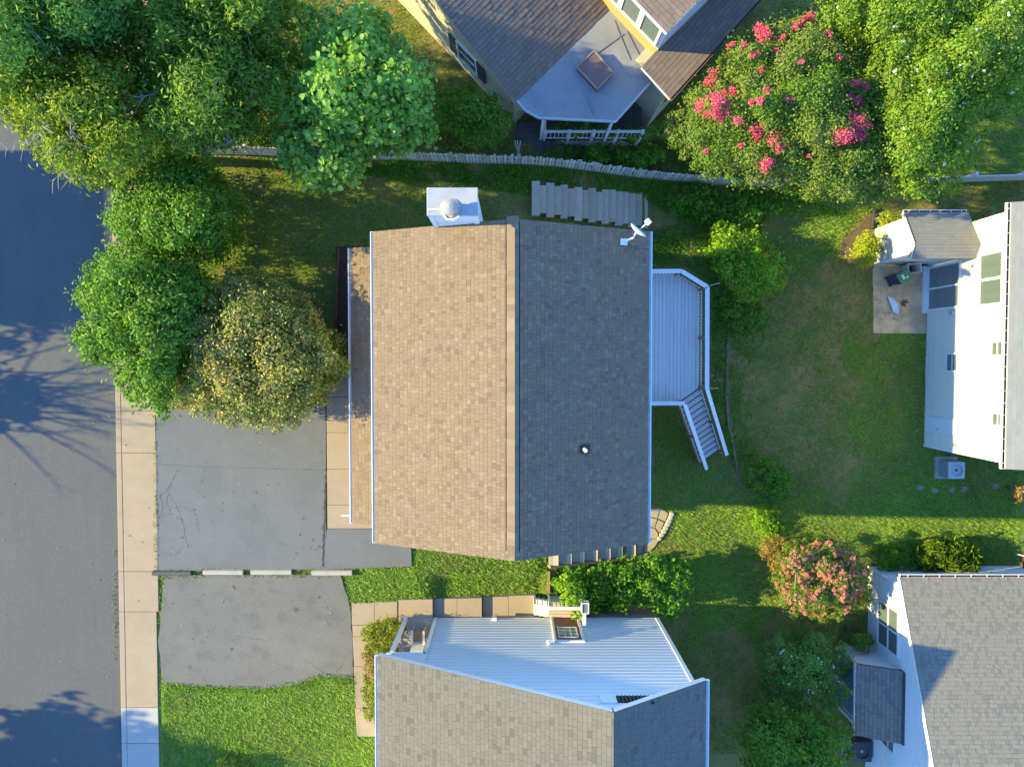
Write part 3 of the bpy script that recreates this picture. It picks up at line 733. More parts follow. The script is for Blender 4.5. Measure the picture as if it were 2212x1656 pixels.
# ---------------------------------------------------------------- back deck with stairs
ZD = .6; ZRL = 1.55
deck = thing('deck', 'pale painted back deck with railing, in the shade of the house', 'deck', PG(1465, 730))
fl_px = [(1390, 592.5), (1458, 592.3), (1511, 626), (1510.5, 836.5), (1467, 867), (1390, 867)]
flp = [P(x, y, ZD) for x, y in fl_px]; flp[0][0] = flp[-1][0] = HX1 + .02
poly2 = ccw([(p[0], p[1]) for p in flp])
x = HX1 + .02; k = 0
while x < max(p[0] for p in poly2):
    pl = clip_convex([(x + .004, -20), (x + .141, -20), (x + .141, 20), (x + .004, 20)], poly2)
    if len(pl) > 2: MB().prism([(a, c, ZD + random.uniform(-.002, .002)) for a, c in pl], (0, 0, -.035), tone=random.random()).build('deck_board', DECK_W, deck)
    x += .146
fr = MB()
for a, c in zip(flp, flp[1:] + flp[:1]): fr.bar(a + (0, 0, -.16), c + (0, 0, -.16), .045, .24)
fr.build('rim_joist', WOOD_BARE, deck)
for x, y in ((1511, 626), (1511, 730), (1511, 836), (1458, 592.5), (1467, 867)):
    p = P(x, y, ZD); g = float(gz(p[0], p[1]))
    MB().box(p[0] - .05, p[0] + .05, p[1] - .05, p[1] + .05, g - .1, ZRL - .04).build('post', WOOD_BARE, deck)
rail_in = [(1400, 593), (1459.5, 592), (1513.5, 625), (1513, 839)]
ri = [P(x, y, ZD) for x, y in rail_in]; ri[0][0] = HX1 + .05
def railing(parent, pts, z0s, z1s, cap_w=.15, cap_m=None, bal_m=None, low_m=None, pitch=.125, low=.1):
    for i in range(len(pts) - 1):
        a, c = np.array(pts[i][:2]), np.array(pts[i + 1][:2]); L_ = np.hypot(*(c - a)); d = (c - a) / L_
        za, zb = z1s[i], z1s[i + 1]; fa, fb = z0s[i], z0s[i + 1]
        MB().bar((*(a), za), (*(c), zb), cap_w, .04).build('rail_cap', cap_m or WHITE, parent)
        MB().bar((*(a), fa + low), (*(c), fb + low), .04, .07).build('bottom_rail', low_m or WHITE, parent)
        n = max(1, int(L_ / pitch))
        for k in range(n):
            t = (k + .5) / n; p = a + d * L_ * t
            MB().bar((*p, fa + (fb - fa) * t + low), (*p, za + (zb - za) * t - .02), .034, .034, up=(d[0], d[1], 0)).build('baluster', bal_m or WOOD_BARE, parent)
n_out = [np.array(p) for p in ri]
railing(deck, ri, [ZD] * 4, [ZRL] * 4, .16)
sr = [P(1400, 868.5, ZD), P(1467, 867.5, ZD)]; sr[0][0] = HX1 + .05
railing(deck, sr, [ZD] * 2, [ZRL] * 2, .15)
for a, c in (((1532, 617), (1556, 611)), ((1532, 839), (1552, 838))):
    MB().tube([P(*a, ZRL), P(*c, ZRL + .1)], .012, 6).build('plant_hook', AC_GREY, deck)
# stairs
sa, sb = P(1467, 867, ZD), P(1510.5, 836.5, ZD)
down = np.array([8.05 - 6.46, -4.6 + 1.65]); down /= np.hypot(*down)
wv = np.array((sb - sa)[:2]); wl_ = np.hypot(*wv); wv /= wl_
nst = 13; gzb = float(gz(8.0, -4.2)); rise = (ZD - gzb) / nst; run = 3.35 / nst
for k in range(nst - 1):
    z = ZD - rise * (k + 1)
    o0 = np.array(sa[:2]) + down * run * k; pts = [o0 + down * .045, o0 + wv * wl_ + down * .045, o0 + wv * wl_ + down * (run + .012), o0 + down * (run + .012)]
    MB().prism([(p[0], p[1], z) for p in pts], (0, 0, -.035), tone=random.random()).build('tread', DECK_W, deck)
    MB().prism([(p[0], p[1], z) for p in [pts[0], pts[1], pts[1] + down * .02, pts[0] + down * .02]], (0, 0, rise - .04)).build('riser', WOOD_BARE, deck)  # darker bare wood in each gap paints the shading bands between treads
for o0 in (np.array(sa[:2]) - wv * .03, np.array(sb[:2]) + wv * .03):
    e0 = o0 + down * run * (nst - .6)
    MB().bar((*o0, ZD - .22), (*e0, gzb + .02), .045, .28).build('stringer', WOOD_BARE, deck)
    r0, r1 = o0 + down * .05, e0 + down * .1
    railing(deck, [r0, r1], [ZD - .1, gzb + .05], [ZRL, gzb + 1.0], .14, pitch=.13)
    MB().bar((*e0, gzb - .1), (*e0, gzb + .98), .09, .09).build('post', WOOD_BARE, deck)
    md = o0 + down * run * nst * .5; zm = (ZD + gzb) / 2
    MB().bar((*md, gzb - .1), (*md, zm + .95), .09, .09).build('post', WOOD_BARE, deck)

# landscape timbers
def timbers(name, label, px, m, w=.16, h=.14):
    t = thing(name, label, 'edging', PG(*px[len(px) // 2]))
    for a, c in zip(px[:-1], px[1:]):
        p, q2 = PG(*a, .04), PG(*c, .04); d = (q2 - p); L_ = np.linalg.norm(d)
        MB().bar(p, p + d * ((L_ - .015) / L_), w, h, tone=random.random()).build('log', m, t, bevel=.02)
timbers('timber_edging', 'weathered grey log edging curving behind the deck', [(1573, 690), (1572, 770), (1568.5, 850), (1573, 915), (1583, 960), (1595, 1028)], mat('dark mossy log', (.22, .17, .11), .95, noise=[(7, .7, (.1, .1, .05), .42, .6, 4)]), .11, .09)

# north timber steps (17 sleepers descending east)
st = thing('timber_steps', 'flight of weathered grey sleeper steps beside the picket fence', 'steps', PG(1270, 440))
N_ = 17; xs_ = np.linspace(.80, 5.78, N_ + 1)
for k in range(N_):
    z = .02 - 1.86 * k / (N_ - 1) + .05
    sh = (.07 if k % 2 else -.05) - .012 * k
    MB().box(xs_[k] - .012, xs_[k + 1] + .018 - .03 * (k % 3 == 1), 5.82 + sh + random.uniform(-.02, .02) + .0, 7.12 + sh * .5 + random.uniform(-.03, .03) - .16 * (k % 2) * (k < 10), z - .2, z, tone=random.random()).build('sleeper', TIMBER_GREY, st, bevel=.015)
exclude([(.75, 5.75), (5.8, 5.75), (5.8, 7.2), (.75, 7.2)])

# south steps beside the house
ss = thing('garden_steps', 'broad tan steps descending along the south wall of the brown roofed house', 'steps', PG(1290, 1200))
x0_ = float(P(1186, 1220, -.25)[0]); spx = [1186, 1206, 1234.5, 1261.5, 1291, 1318.5, 1344.5, 1373]
zz = -.22; xprev = x0_
yS = -8.45
for k in range(7):
    z = -.25 - .225 * k
    xa, xc = float(P(spx[k], 1200, z)[0]), float(P(spx[k + 1], 1200, z)[0])
    MB().box(xa if k == 0 else xprev - .02, xc, yS + .06, YS + 1.2, z - .35, z).build('step', CONC_G, ss, bevel=.012)
    xprev = xc
    MB().box(xc - .19, xc + .004, yS + .06, YS + 1.2, z + .004 - .14, z + .012).build('sunlit_step_edge', mat('sunlit tan step edge', (.62, .5, .34), .9), ss)  # paler strip paints the sunlit end of each tread
b = MB().bar((x0_, yS, -.3), (xprev, yS - .02, -1.72), .1, .3); b.build('kerb', WOOD_BARE, ss)
exclude([(x0_, yS - .1), (xprev, yS - .1), (xprev, YS + 1.2), (x0_, YS + 1.2)])
b = MB().bar(PG(1185.5, 1232, .05), PG(1185.5, 1280, .05), .1, .12).build('timber_edging', WOOD_BARE, None, label='thin tan board between the lawn strip and the leafy shrubs', cat='edging')

# ================================================================ GREY ROOFED HOUSE (bottom)
BY = -10.5            # north gable wall
BXL, BXM, BXR = -4.73, 3.0, 6.3
BZL, BZM, BZR = 3.9, 7.96, 5.86
BYR = -10.37          # roof edge
hb = thing('house', 'house with long greige shingle roof and white gable wall at the bottom', 'house', (1, -14, -.1))
exclude([(-3.1, BY), (5.9, BY), (5.9, -20), (-4.4, -20), (-4.4, -12.0), (-3.1, -12.0)])
gpoly = [(-3.1, 0), (5.9, 0), (5.9, 5.92), (3.0, 7.72), (-3.1, 4.52)]
MB().prism([(x, BY, z) for x, z in [(-3.1, -2.3), (5.9, -2.3)] + gpoly[2:]], (0, -8.6, 0)).build('wall', FOUND, hb)
bw = MB().prism([(x, BY + .02, z) for x, z in gpoly], (0, -.05, 0)).build('gable_wall', SIDING_W, hb)
clad(bw, 'siding_board', [(x, BY + .024, z) for x, z in gpoly], (1, 0, 0), .25, None, .02, SIDING_W)
lp = [(-3.1, 3.55), (-3.1, 4.52), (-4.5, 3.78), (-4.5, 3.55)]
MB().prism([(x, BY + .03, z) for x, z in lp], (0, -.12, 0)).build('porch_gable', SIDING_W, hb)
MB().box(-4.5, -3.1, BY - .1, BY + .05, 3.42, 3.55).build('porch_beam', WHITE, hb)
MB().box(-3.17, -3.03, BY - .05, BY + .05, 0, 4.5).build('corner_board', WHITE, hb)
MB().box(5.83, 5.97, BY - .05, BY + .05, 0, 5.85).build('corner_board', WHITE, hb)
MB().box(-4.4, -3.1, -19, -12, -.1, 3.6).build('front_wall', SIDING_W, hb)
for pts in (((BXL, BZL), (BXM, BZM)), ((BXR, BZR), (BXM, BZM))):
    (xa, za), (xb, zb) = pts
    top = [(xa, BYR, za), (xb, BYR, zb), (xb, -19.5, zb), (xa, -19.5, za)]
    r_ = MB().prism(top, (0, 0, -.15)).build('roof', FELT, hb)
    clad(r_, 'shingle', top, (0, 1, 0), .155, .22, .007, SHINGLE_GREY, .4, lam=.8)
    MB().bar((xa, BYR - .01, za - .13), (xb, BYR - .01, zb - .13), .024, .2).build('rake_board', WHITE, hb)
gutter(hb, (BXL, -19.5, BZL), (BXL, BYR, BZL), (-1, 0, 0), w=.11)
gutter(hb, (BXR, -19.5, BZR), (BXR, BYR, BZR), (1, 0, 0), w=.11)
# red side door with its frame
dx0, dx1, dz0, dz1 = 1.66, 2.62, .08, 2.42
d = MB()
d.box(dx0 - .09, dx0, BY, BY + .1, dz0, dz1 + .09); d.box(dx1, dx1 + .09, BY, BY + .1, dz0, dz1 + .09); d.box(dx0, dx1, BY, BY + .1, dz1, dz1 + .09)
dro = MB().box(dx0, dx1, BY, BY + .055, dz0, dz1).build('door', DOOR_RED, hb)
d.build('frame', WHITE, dro)
window(dro, (dx1 - .14, BY + .05, 1.15), (-1, 0, 0), (0, 0, 1), .68, .95, 3, 3, glass=mat('green reflecting glass', (.16, .2, .1), .08, spec=.6), name='door_window', fw=.035, mun=.025, proud=.04)
MB().lathe((dx0 + .1, BY + .09, 1.05), [(.02, 0), (.035, .02), (.035, .05), (.01, .06)], 10).build('handle', mat('brass', (.5, .35, .12), .35, metal=1), dro)
wx, wz = on_y(1186, 1391, BY + .05)
la = thing('wall_lamp', 'small white floodlight fixed to the white gable left of the red door', 'lamp', (wx, BY + .06, wz))
MB().lathe((wx, BY + .1, wz - .12), [(.09, 0), (.09, .05), (.04, .08), (.04, .16)], 12).build('base', WHITE_MET, la)
MB().tube([(wx, BY + .1, wz + .02), (wx + .02, BY + .2, wz + .1)], [.05, .075], 10).build('lamp_head', WHITE_MET, la)
vx_, vz_ = on_y(1067, 1350, BY + .05)
MB().box(vx_ - .09, vx_ + .09, BY + .02, BY + .14, .04, .3).build('vent_hood', WHITE_MET, None, label='small white vent hood at the foot of the white gable wall', cat='vent')
x0, z0 = on_y(1294, 1503, BY); x1, z1 = on_y(1333, 1519, BY)
MB().box(x0, x1, BY, BY + .07, min(z0, z1), max(z0, z1) + .05).build('gable_shutter', WHITE, hb)
gv_ = MB().box(x1 + .03, x1 + 1.15, BY, BY + .045, min(z0, z1) + .05, max(z0, z1)).build('gable_vent', DARK, hb)
for k in range(9):
    MB().box(x1 + .06 + k * .12, x1 + .1 + k * .12, BY + .04, BY + .07, min(z0, z1) + .06, max(z0, z1) - .01).build('louvre', AC_DARK, gv_)
# side landing with steps, railing
ld = thing('entry_landing', 'small white railed landing with steps at the red door', 'landing', (1.8, -10, -.5))
ly0, ly1 = BY + .05, -9.72
for k in range(3):
    xa = .9 + k * .2; z = -.22 + .1 * k
    MB().box(xa, xa + .21, ly0 + .01, ly1, z - .05, z, tone=.9).build('tread', WHITE, ld, bevel=.008)
    MB().box(xa, xa + .02, ly0 + .02, ly1 - .01, z - .3, z - .05).build('riser', WHITE, ld)
for k in range(5):
    y0 = ly0 + .01 + k * (ly1 - ly0) / 5
    MB().box(1.52, 2.86, y0, y0 + (ly1 - ly0) / 5 - .012, .02, .06, tone=random.random()).build('deck_board', TIMBER_GREY, ld)
MB().box(1.54, 2.84, ly0 + .03, ly1 - .03, -1.0, .02).build('base', WHITE, ld)
for x, y in ((.92, ly1), (1.52, ly1), (2.84, ly1), (2.84, ly0 + .06)):
    MB().box(x - .045, x + .045, y - .045, y + .045, -.9, .98 if x > 1 else .7).build('post', WHITE, ld)
railing(ld, [(.92, ly1), (1.52, ly1), (2.84, ly1), (2.84, ly0 + .05)], [-.3, .04, .04, .04], [.72, 1.0, 1.0, 1.0], .13, bal_m=WHITE, pitch=.16)
# lantern on the corner of the railing
lc = np.array((2.84, -9.62, 1.04))
lt = thing('lantern', 'white framed glass lantern on the corner of the landing railing', 'lantern', lc)
f = MB()
for sx in (-.13, .13):
    for sy in (-.2, .2): f.bar(lc + (sx, sy, 0), lc + (sx, sy, .26), .03, .03)
f.box(lc[0] - .15, lc[0] + .15, lc[1] - .22, lc[1] + .22, lc[2] - .02, lc[2] + .02)
for s in (-.2, .2): f.bar(lc + (-.15, s, .27), lc + (.15, s, .27), .035, .035)
for s in (-.13, .13): f.bar(lc + (s, -.2, .27), lc + (s, .2, .27), .035, .035)
f.build('frame', WHITE, lt)
MB().box(lc[0] - .11, lc[0] + .11, lc[1] - .18, lc[1] + .18, lc[2] + .03, lc[2] + .25).build('glass', GLASS, lt)
# front porch of this house: posts, rail, chair
for x, y, zt_ in ((-4.32, BY + .0, 3.42), (-4.32, -11.9, 3.42)):
    MB().box(x - .07, x + .07, y - .07, y + .07, -.05, zt_).build('porch_post', WHITE, hb)
MB().box(-4.45, -3.1, -19, BY + .02, -.12, .04).build('porch_floor', CONC_G, hb)
chn = thing('porch_chair', 'brown and white porch chair under the grey roof corner', 'chair', (-3.75, -11.0, .04))
MB().box(-4.0, -3.5, -11.25, -10.78, .40, .45).build('seat', WOOD_BARE, chn)
MB().prism([(-4.0, -11.27, .4), (-3.5, -11.27, .4), (-3.5, -11.4, 1.1), (-4.0, -11.4, 1.1)], (0, -.035, 0)).build('backrest', WHITE, chn)
for x in (-3.98, -3.52):
    for y in (-11.25, -10.82):
        MB().bar((x, y, .04), (x, y, .62), .05, .05).build('leg', WHITE, chn)
    MB().bar((x, -11.3, .64), (x, -10.75, .64), .08, .03).build('armrest', WHITE, chn)

# ================================================================ DARK BROWN HOUSE (top, set at an angle)
E0 = np.array((.29, 9.45)); eu = np.array((.70, -.714)); ev = np.array((.714, .70))
def W(a, c, z): p = E0 + eu * a + ev * c; return np.array((p[0], p[1], z))
def on_w(x, y, c):      # (a, z) of a picture point on the wall standing at this c
    dx_, dy_, dz_ = ray(x, y); t_ = (c + float(E0 @ ev)) / (dx_ * ev[0] + dy_ * ev[1])
    p = np.array((dx_ * t_, dy_ * t_)) - E0
    return float(p @ eu), float(CAM_H + dz_ * t_)
ht = thing('house', 'angled house with dark brown shingle roof and flat grey membrane at the top', 'house', W(0, 4, -.8))
U3, V3 = np.array((*eu, 0)), np.array((*ev, 0))
RM = .44                # pitch of the main slope, rising to the north west
zr_ = lambda a: 2.25 + RM * (-.1 - a)
gw = [W(-.25, .05, -1.0), W(-.25, .05, zr_(-.25) - .12), W(-8, .05, zr_(-8) - .12), W(-8, .05, -1.0)]
MB().prism(gw, V3 * 7).build('wall', SIDING_T, ht)
gwo = MB().prism([p - V3 * .012 for p in gw], V3 * .01).build('gable_wall', SIDING_T, ht)
clad(gwo, 'siding_board', [p - V3 * .016 for p in gw], (*eu, 0), .2, None, .018, SIDING_T)
MB().bar(W(-.25, .03, -1.0), W(-.25, .03, 2.2), .1, .1).build('corner_board', SIDING_T, ht)
a0_, z0_ = on_w(1002, 172, .03); a1_, z1_ = on_w(1040, 168, .03)
a0_, a1_ = min(a0_, a1_), max(a0_, a1_)
wz_ = .45
window(ht, W(a0_ + .05, .02, wz_), (eu[0], eu[1], 0), (0, 0, 1), .95, 1.35, 1, 2, glass=GLASS_DK)
for a_ in (a0_ - .42, a0_ + 1.12): MB().prism([W(a_, .0, wz_), W(a_ + .34, .0, wz_), W(a_ + .34, .0, wz_ + 1.35), W(a_, .0, wz_ + 1.35)], -V3 * .05).build('shutter', mat('dark slate shutter', (.05, .065, .09), .6), ht)
main = [W(-.1, -.12, zr_(-.1)), W(-.1, 4.64, zr_(-.1)), W(-8, 4.64, zr_(-8)), W(-8, -.12, zr_(-8))]
rt = MB().prism(main, (0, 0, -.14)).build('roof', FELT, ht)
clad(rt, 'shingle', main, (*ev, 0), .16, .26, .009, SHINGLE_BROWN, .25, lam=.9)
MB().bar(main[0] + (0, 0, -.1), main[3] + (0, 0, -.1), .03, .14).build('rake_board', SIDING_T, ht)
zs_ = lambda a, c: 2.24 - .02 * max(a, 0)
met = [W(a, c, zs_(a, c)) for a, c in ((-.1, -.05), (.35, -.08), (.89, .09), (2.96, 2.03), (2.84, 3.91), (2.25, 4.64), (-.1, 4.64))]
cz = np.mean(met, 0)
mt = MB(); n_ = len(met)
mt.add([cz] + met + [p - (0, 0, .12) for p in met], [(0, i + 1, (i + 1) % n_ + 1) for i in range(n_)] + [(i + 1, n_ + i + 1, n_ + (i + 1) % n_ + 1, (i + 1) % n_ + 1) for i in range(n_)])
mto = mt.build('membrane_roof', METALROOF, ht)
for i in (0, 1, 2, 3):
    MB().bar(met[i] + (0, 0, -.04), met[i + 1] + (0, 0, -.04), .07, .12).build('drip_edge', AC_GREY, mto)
for p_, q_ in ((W(.3, 4.5, 2.25), W(1.7, 3.9, 2.25)), (W(.9, 4.55, 2.25), W(2.3, 4.1, 2.24)), (W(1.6, 1.9, 2.25), W(2.3, 1.6, 2.23)), (W(.6, 2.5, 2.25), W(.9, 4.4, 2.25))):
    MB().bar(p_, q_, .03, .014).build('membrane_seam', METALROOF, mto)
hc = [P(x, y, 2.5) for x, y in ((1283.6, 110), (1324, 157.7), (1290.4, 193), (1246.3, 146))]
hcx = np.mean(hc, 0)
hat = MB().prism([p + (0, 0, -.02) for p in hc], (0, 0, -.3)).build('roof_hatch', TERRA, mto)
MB().prism([hcx + (p - hcx) * .94 for p in hc], (0, 0, -.04)).build('lid', HATCH, hat)
for p, q2 in zip(hc, hc[1:] + hc[:1]): MB().bar(p, q2, .045, .05).build('lid_edge', mat('weathered brown trim', (.33, .26, .21), .7), hat)
# dormer with its row of windows
MB().prism([W(-6, 4.64, 1.8), W(2.25, 4.64, 1.8), W(2.25, 9.8, 1.8), W(-6, 9.8, 1.8)], (0, 0, 2.6)).build('dormer', SIDING_OCHRE, ht)
MB().prism([W(-6, 4.63, 2.95), W(2.26, 4.63, 2.95), W(2.26, 4.63, 4.42), W(-6, 4.63, 4.42)], V3 * .02).build('window_wall', WHITE, ht)
for k in range(5):
    window(ht, W(1.36 - k * .93, 4.61, 3.1), (eu[0], eu[1], 0), (0, 0, 1), .72, 1.12, 1, 1, glass=BLIND, fw=.09)
MB().prism([W(2.26, 4.64, 2.4), W(2.26, 9.8, 2.4), W(2.26, 9.8, 5.1), W(2.26, 4.64, 4.35)], U3 * .02).build('dormer_side', SIDING_W, ht)
dm = [W(-6, 4.5, 4.5), W(2.38, 4.5, 4.5), W(2.38, 9.9, 5.3), W(-6, 9.9, 5.3)]
dr_ = MB().prism(dm, (0, 0, -.1)).build('dormer_roof', FELT, ht)
clad(dr_, 'shingle', dm, (*eu, 0), .16, .26, .012, SHINGLE_BROWN, .25, lam=.9)
MB().bar(dm[0] + (0, 0, -.06), dm[1] + (0, 0, -.06), .03, .12).build('fascia', WHITE, dr_)
MB().bar(dm[1] + (0, 0, -.06), dm[2] + (0, 0, -.06), .03, .12).build('fascia', AC_GREY, dr_)
# east wing roof
sk = lambda a, c, z: W(a - .06 * (c - 3.85), c, z)
er = [sk(2.3, 3.85, 2.75), sk(3.82, 3.85, 2.62), sk(3.82, 11, 2.62), sk(2.3, 11, 2.75)]
ero = MB().prism(er, (0, 0, -.11)).build('wing_roof', FELT, ht)
clad(ero, 'shingle', er, tuple(er[2] - er[1]), .16, .26, .007, SHINGLE_BROWN, .25, lam=.4)
MB().bar(er[0] + (0, 0, -.09), er[1] + (0, 0, -.09), .03, .12).build('rake_board', WHITE, ero)
gutter(ht, er[1] + (0, 0, .0), er[2] + (0, 0, .0), (eu[0], eu[1], 0), w=.09, m=mat('brown gutter', (.16, .1, .075), .6), trough=GUTTER_DK)
wg = [sk(1.9, 4.1, 2.28), sk(3.5, 4.1, 2.28), sk(3.5, 11, 2.28), sk(1.9, 11, 2.28)]
wgo = MB().prism(wg, (0, 0, -4.6)).build('wing_wall', SIDING_T, ht)
clad(wgo, 'siding_board', [sk(3.505, 4.1, -2.0), sk(3.505, 11, -2.0), sk(3.505, 11, 2.26), sk(3.505, 4.1, 2.26)], tuple(er[2] - er[1]), .2, None, .018, SIDING_T)
clad(wgo, 'siding_board', [sk(1.9, 4.095, -1.2), sk(3.5, 4.095, -1.2), sk(3.5, 4.095, 2.26), sk(1.9, 4.095, 2.26)], (*eu, 0), .2, None, .018, SIDING_T)
wd = (er[2] - er[1]); wd /= np.linalg.norm(wd)
for c_ in (5.0, 6.6, 8.4):
    window(ht, sk(3.51, c_, -.2), tuple(wd), (0, 0, 1), .8, 1.4, 1, 2, glass=GLASS_DK)
    for s_ in (-.4, .92): MB().prism([sk(3.53, c_ + s_, -.2), sk(3.53, c_ + s_ + .3, -.2), sk(3.53, c_ + s_ + .3, 1.2), sk(3.53, c_ + s_, 1.2)], -U3 * .04).build('shutter', mat('dark slate shutter', (.05, .065, .09), .6), ht)
exclude([W(-8, 0, 0)[:2], W(-.2, 0, 0)[:2], W(-.2, 4.6, 0)[:2], W(3.4, 4.1, 0)[:2], W(3.0, 12, 0)[:2], W(-8, 12, 0)[:2]])
MB().prism([W(-.3, 4.7, 2.15), W(2.2, 4.7, 2.15), W(2.2, 8, 2.15), W(-.3, 8, 2.15)], (0, 0, -3.6)).build('inner_wall', SIDING_T, ht)
for a, c in ((.95, .3), (2.8, 2.1)):
    MB().bar(W(a, c, -.6), W(a, c, zs_(a, c) - .13), .1, .1).build('porch_post', WHITE, ht)
# its shaded deck
dk = thing('porch_deck', 'dark stained deck with white railing under the grey membrane roof', 'deck', (2.5, 9.3, -.9))
DZ = -.6
k = 0; y = 9.0
while y < 11.4:
    MB().box(.15 if y < 9.6 else .9, 5.25, y, y + .135, DZ - .04, DZ).build('deck_board', TIMBER_DARK, dk); y += .142
for k in range(6):
    MB().box(-.35, 1.28, 8.15 + k * .142, 8.28 + k * .142, DZ - .06, DZ - .02).build('deck_board', TIMBER_DARK, dk)
for k in range(4):
    MB().box(1.32 + k * .27, 1.57 + k * .27, 8.15, 8.95, DZ - .2 - .16 * k, DZ - .15 - .16 * k).build('tread', TIMBER_DARK, dk)
RYd = 8.98
railing(dk, [(1.3, RYd), (5.15, RYd)], [DZ] * 2, [DZ + .92] * 2, .1, bal_m=WHITE, pitch=.16)
for x in np.linspace(1.3, 5.15, 5):
    MB().box(x - .06, x + .06, RYd - .06, RYd + .06, DZ - .8, DZ + 1.0).build('post', WHITE, dk)
railing(dk, [(1.3, 10.3), (1.3, RYd)], [DZ] * 2, [DZ + .92] * 2, .1, bal_m=WHITE, pitch=.16)
for k in range(26):
    x = 1.9 + k * .1
    MB().bar((x, RYd - .04, DZ - .1), (x + .7 * (1 if k % 2 else -1), RYd - .05 - .01 * (k % 2), DZ - .8), .03, .008, up=(0, 1, 0)).build('lattice_slat', WHITE, dk)

# ================================================================ CREAM HOUSE (right)
RX = 17.85; RG = RZ
hr = thing('house', 'white walled house with silver grey roof at the right edge', 'house', (20, 1, RG))
RYN, RYS = 5.45, -3.72
exclude([(RX, RYN), (24, RYN), (24, RYS), (RX, RYS)])
rw = MB().box(RX, 26, RYS + .02, RYN - .1, RG - .3, 3.58).build('wall', SIDING_C, hr)
clad(rw, 'siding_board', [(RX - .004, RYS + .02, RG + .1), (RX - .004, RYS + .02, 3.5), (RX - .004, RYN - .1, 3.5), (RX - .004, RYN - .1, RG + .1)], (0, 1, 0), .2, None, .016, SIDING_C)
rr = [(RX - .42, RYS - .12, 3.62), (RX - .42, RYN + .05, 3.62), (26, RYN + .05, 6.9), (26, RYS - .12, 6.9)]
rro = MB().prism(rr, (0, 0, -.14)).build('roof', SHINGLE_SLATE, hr)
clad(rro, 'shingle', [(RX - .42, RYS - .12, 3.62), (RX - .42, RYN + .05, 3.62), (21, RYN + .05, 3.62 + 3.28 * (21 - RX + .42) / (26 - RX + .42)), (21, RYS - .12, 3.62 + 3.28 * (21 - RX + .42) / (26 - RX + .42))], (0, 1, 0), .14, .3, .006, SHINGLE_SLATE, .2)
gutter(hr, (RX - .42, RYS - .12, 3.6), (RX - .42, RYN + .05, 3.6), (-1, 0, 0), w=.15, m=ROSE_TRIM, trough=GUTTER_DK, brackets=22, bm=CREAMP)
MB().box(RX - .03, RX + .1, RYS - .02, RYS + .1, RG, 3.5).build('corner_board', WHITE, hr)
MB().box(RX - .3, RX, RYS - .02, RYN, 3.46, 3.5).build('soffit', WHITE, hr)
def wall_rect(p0, p1, X=RX):
    """picture points of opposite corners on the wall at X -> y0,y1,z0,z1"""
    (ya, za), (yb, zb) = on_x(*p0, X), on_x(*p1, X)
    return min(ya, yb), max(ya, yb), min(za, zb), max(za, zb)
def wall_window(p0, p1, X, parent, **kw):
    y0, y1, z0, z1 = wall_rect(p0, p1, X)
    return window(parent, (X - .004, y1, z0), (0, -1, 0), (0, 0, 1), y1 - y0, z1 - z0, **kw)
yA, zA = on_x(*T(8, 1112, 655), RX)
yy0, _ = on_x(*T(8, 1190, 500), RX); yy1, _ = on_x(*T(8, 1190, 778), RX)
window(hr, (RX - .004, yy0 - .04, RG + .22), (0, -1, 0), (0, 0, 1), yy0 - yy1 - .1, 2.05, 2, 1, name='sliding_door', fw=.1, mun=.07)
MB().box(RX - .25, RX, yy1 - .1, yy0 + .1, RG - .05, RG + .14).build('door_sill', WHITE, hr)
wall_window(T(8, 1430, 445), T(8, 1560, 735), RX, hr, cols=2, rows=1, glass=BLIND, mun=.1, fw=.09)
wall_window(T(8, 1502, 992), T(8, 1570, 1068), RX, hr, cols=1, rows=2, glass=BLIND)
wall_window(T(8, 1213, 1068), T(8, 1280, 1170), RX, hr, cols=1, rows=2, glass=GLASS)
wall_window(T(8, 1505, 1443), T(8, 1570, 1520), RX, hr, cols=1, rows=2, glass=BLIND)
y0, y1, z0, z1 = wall_rect(T(8, 1328, 1314), T(8, 1360, 1352))
MB().box(RX - .12, RX, y0, y1, z0, z1).build('wall_vent', CREAMP, hr, bevel=.02)
y0, y1, z0, z1 = wall_rect(T(8, 1232, 796), T(8, 1258, 814))
MB().box(RX - .1, RX, y0, y1, z0, z1).build('outlet_box', AC_GREY, hr, bevel=.02)
y0, y1, z0, z1 = wall_rect(T(8, 1105, 1460), T(8, 1288, 1585))
sd = MB().box(RX - .05, RX, y0, y1, RG + .15, z1).build('storage_door', WHITE, hr)
MB().lathe((RX - .06, y0 + .12, RG + 1.0), [(.02, 0), (.03, .03), (.02, .06)], 8).build('handle', AC_DARK, sd)
# attached shed with a small gable roof
SXL = 15.53
sh = thing('garden_shed', 'small white shed with silver grey gable roof and low side wall', 'shed', (16.6, 4.9, RG))
exclude([(SXL, 4.05), (RX, 4.05), (RX, 5.7), (SXL, 5.7)])
sp = [(4.12, RG - .1), (5.62, RG - .1), (5.62, .6), (4.42, 1.3), (4.12, 1.12)]
shw = MB().prism([(SXL, y, z) for y, z in sp], (RX - SXL, 0, 0)).build('wall', SIDING_W, sh)
clad(shw, 'siding_board', [(SXL - .004, y, z) for y, z in [(4.12, RG + .05), (5.62, RG + .05)] + sp[2:]], (0, 1, 0), .2, None, .014, SIDING_W)
for pts in ([(SXL - .22, 5.78, .58), (SXL - .22, 4.4, 1.42), (RX, 4.4, 1.42), (RX, 5.78, .58)], [(SXL - .22, 4.4, 1.42), (SXL - .22, 3.9, 1.14), (RX, 3.9, 1.14), (RX, 4.4, 1.42)]):
    so_ = MB().prism(pts, (0, 0, -.1)).build('roof', FELT, sh)
    clad(so_, 'shingle', pts, (1, 0, 0), .14, .3, .006, SHINGLE_SLATE, .2)
    MB().bar(np.array(pts[0]) + (-.012, 0, -.05), np.array(pts[1]) + (-.012, 0, -.05), .024, .16, up=(0, 0, 1)).build('rake_board', ROSE_TRIM, sh)
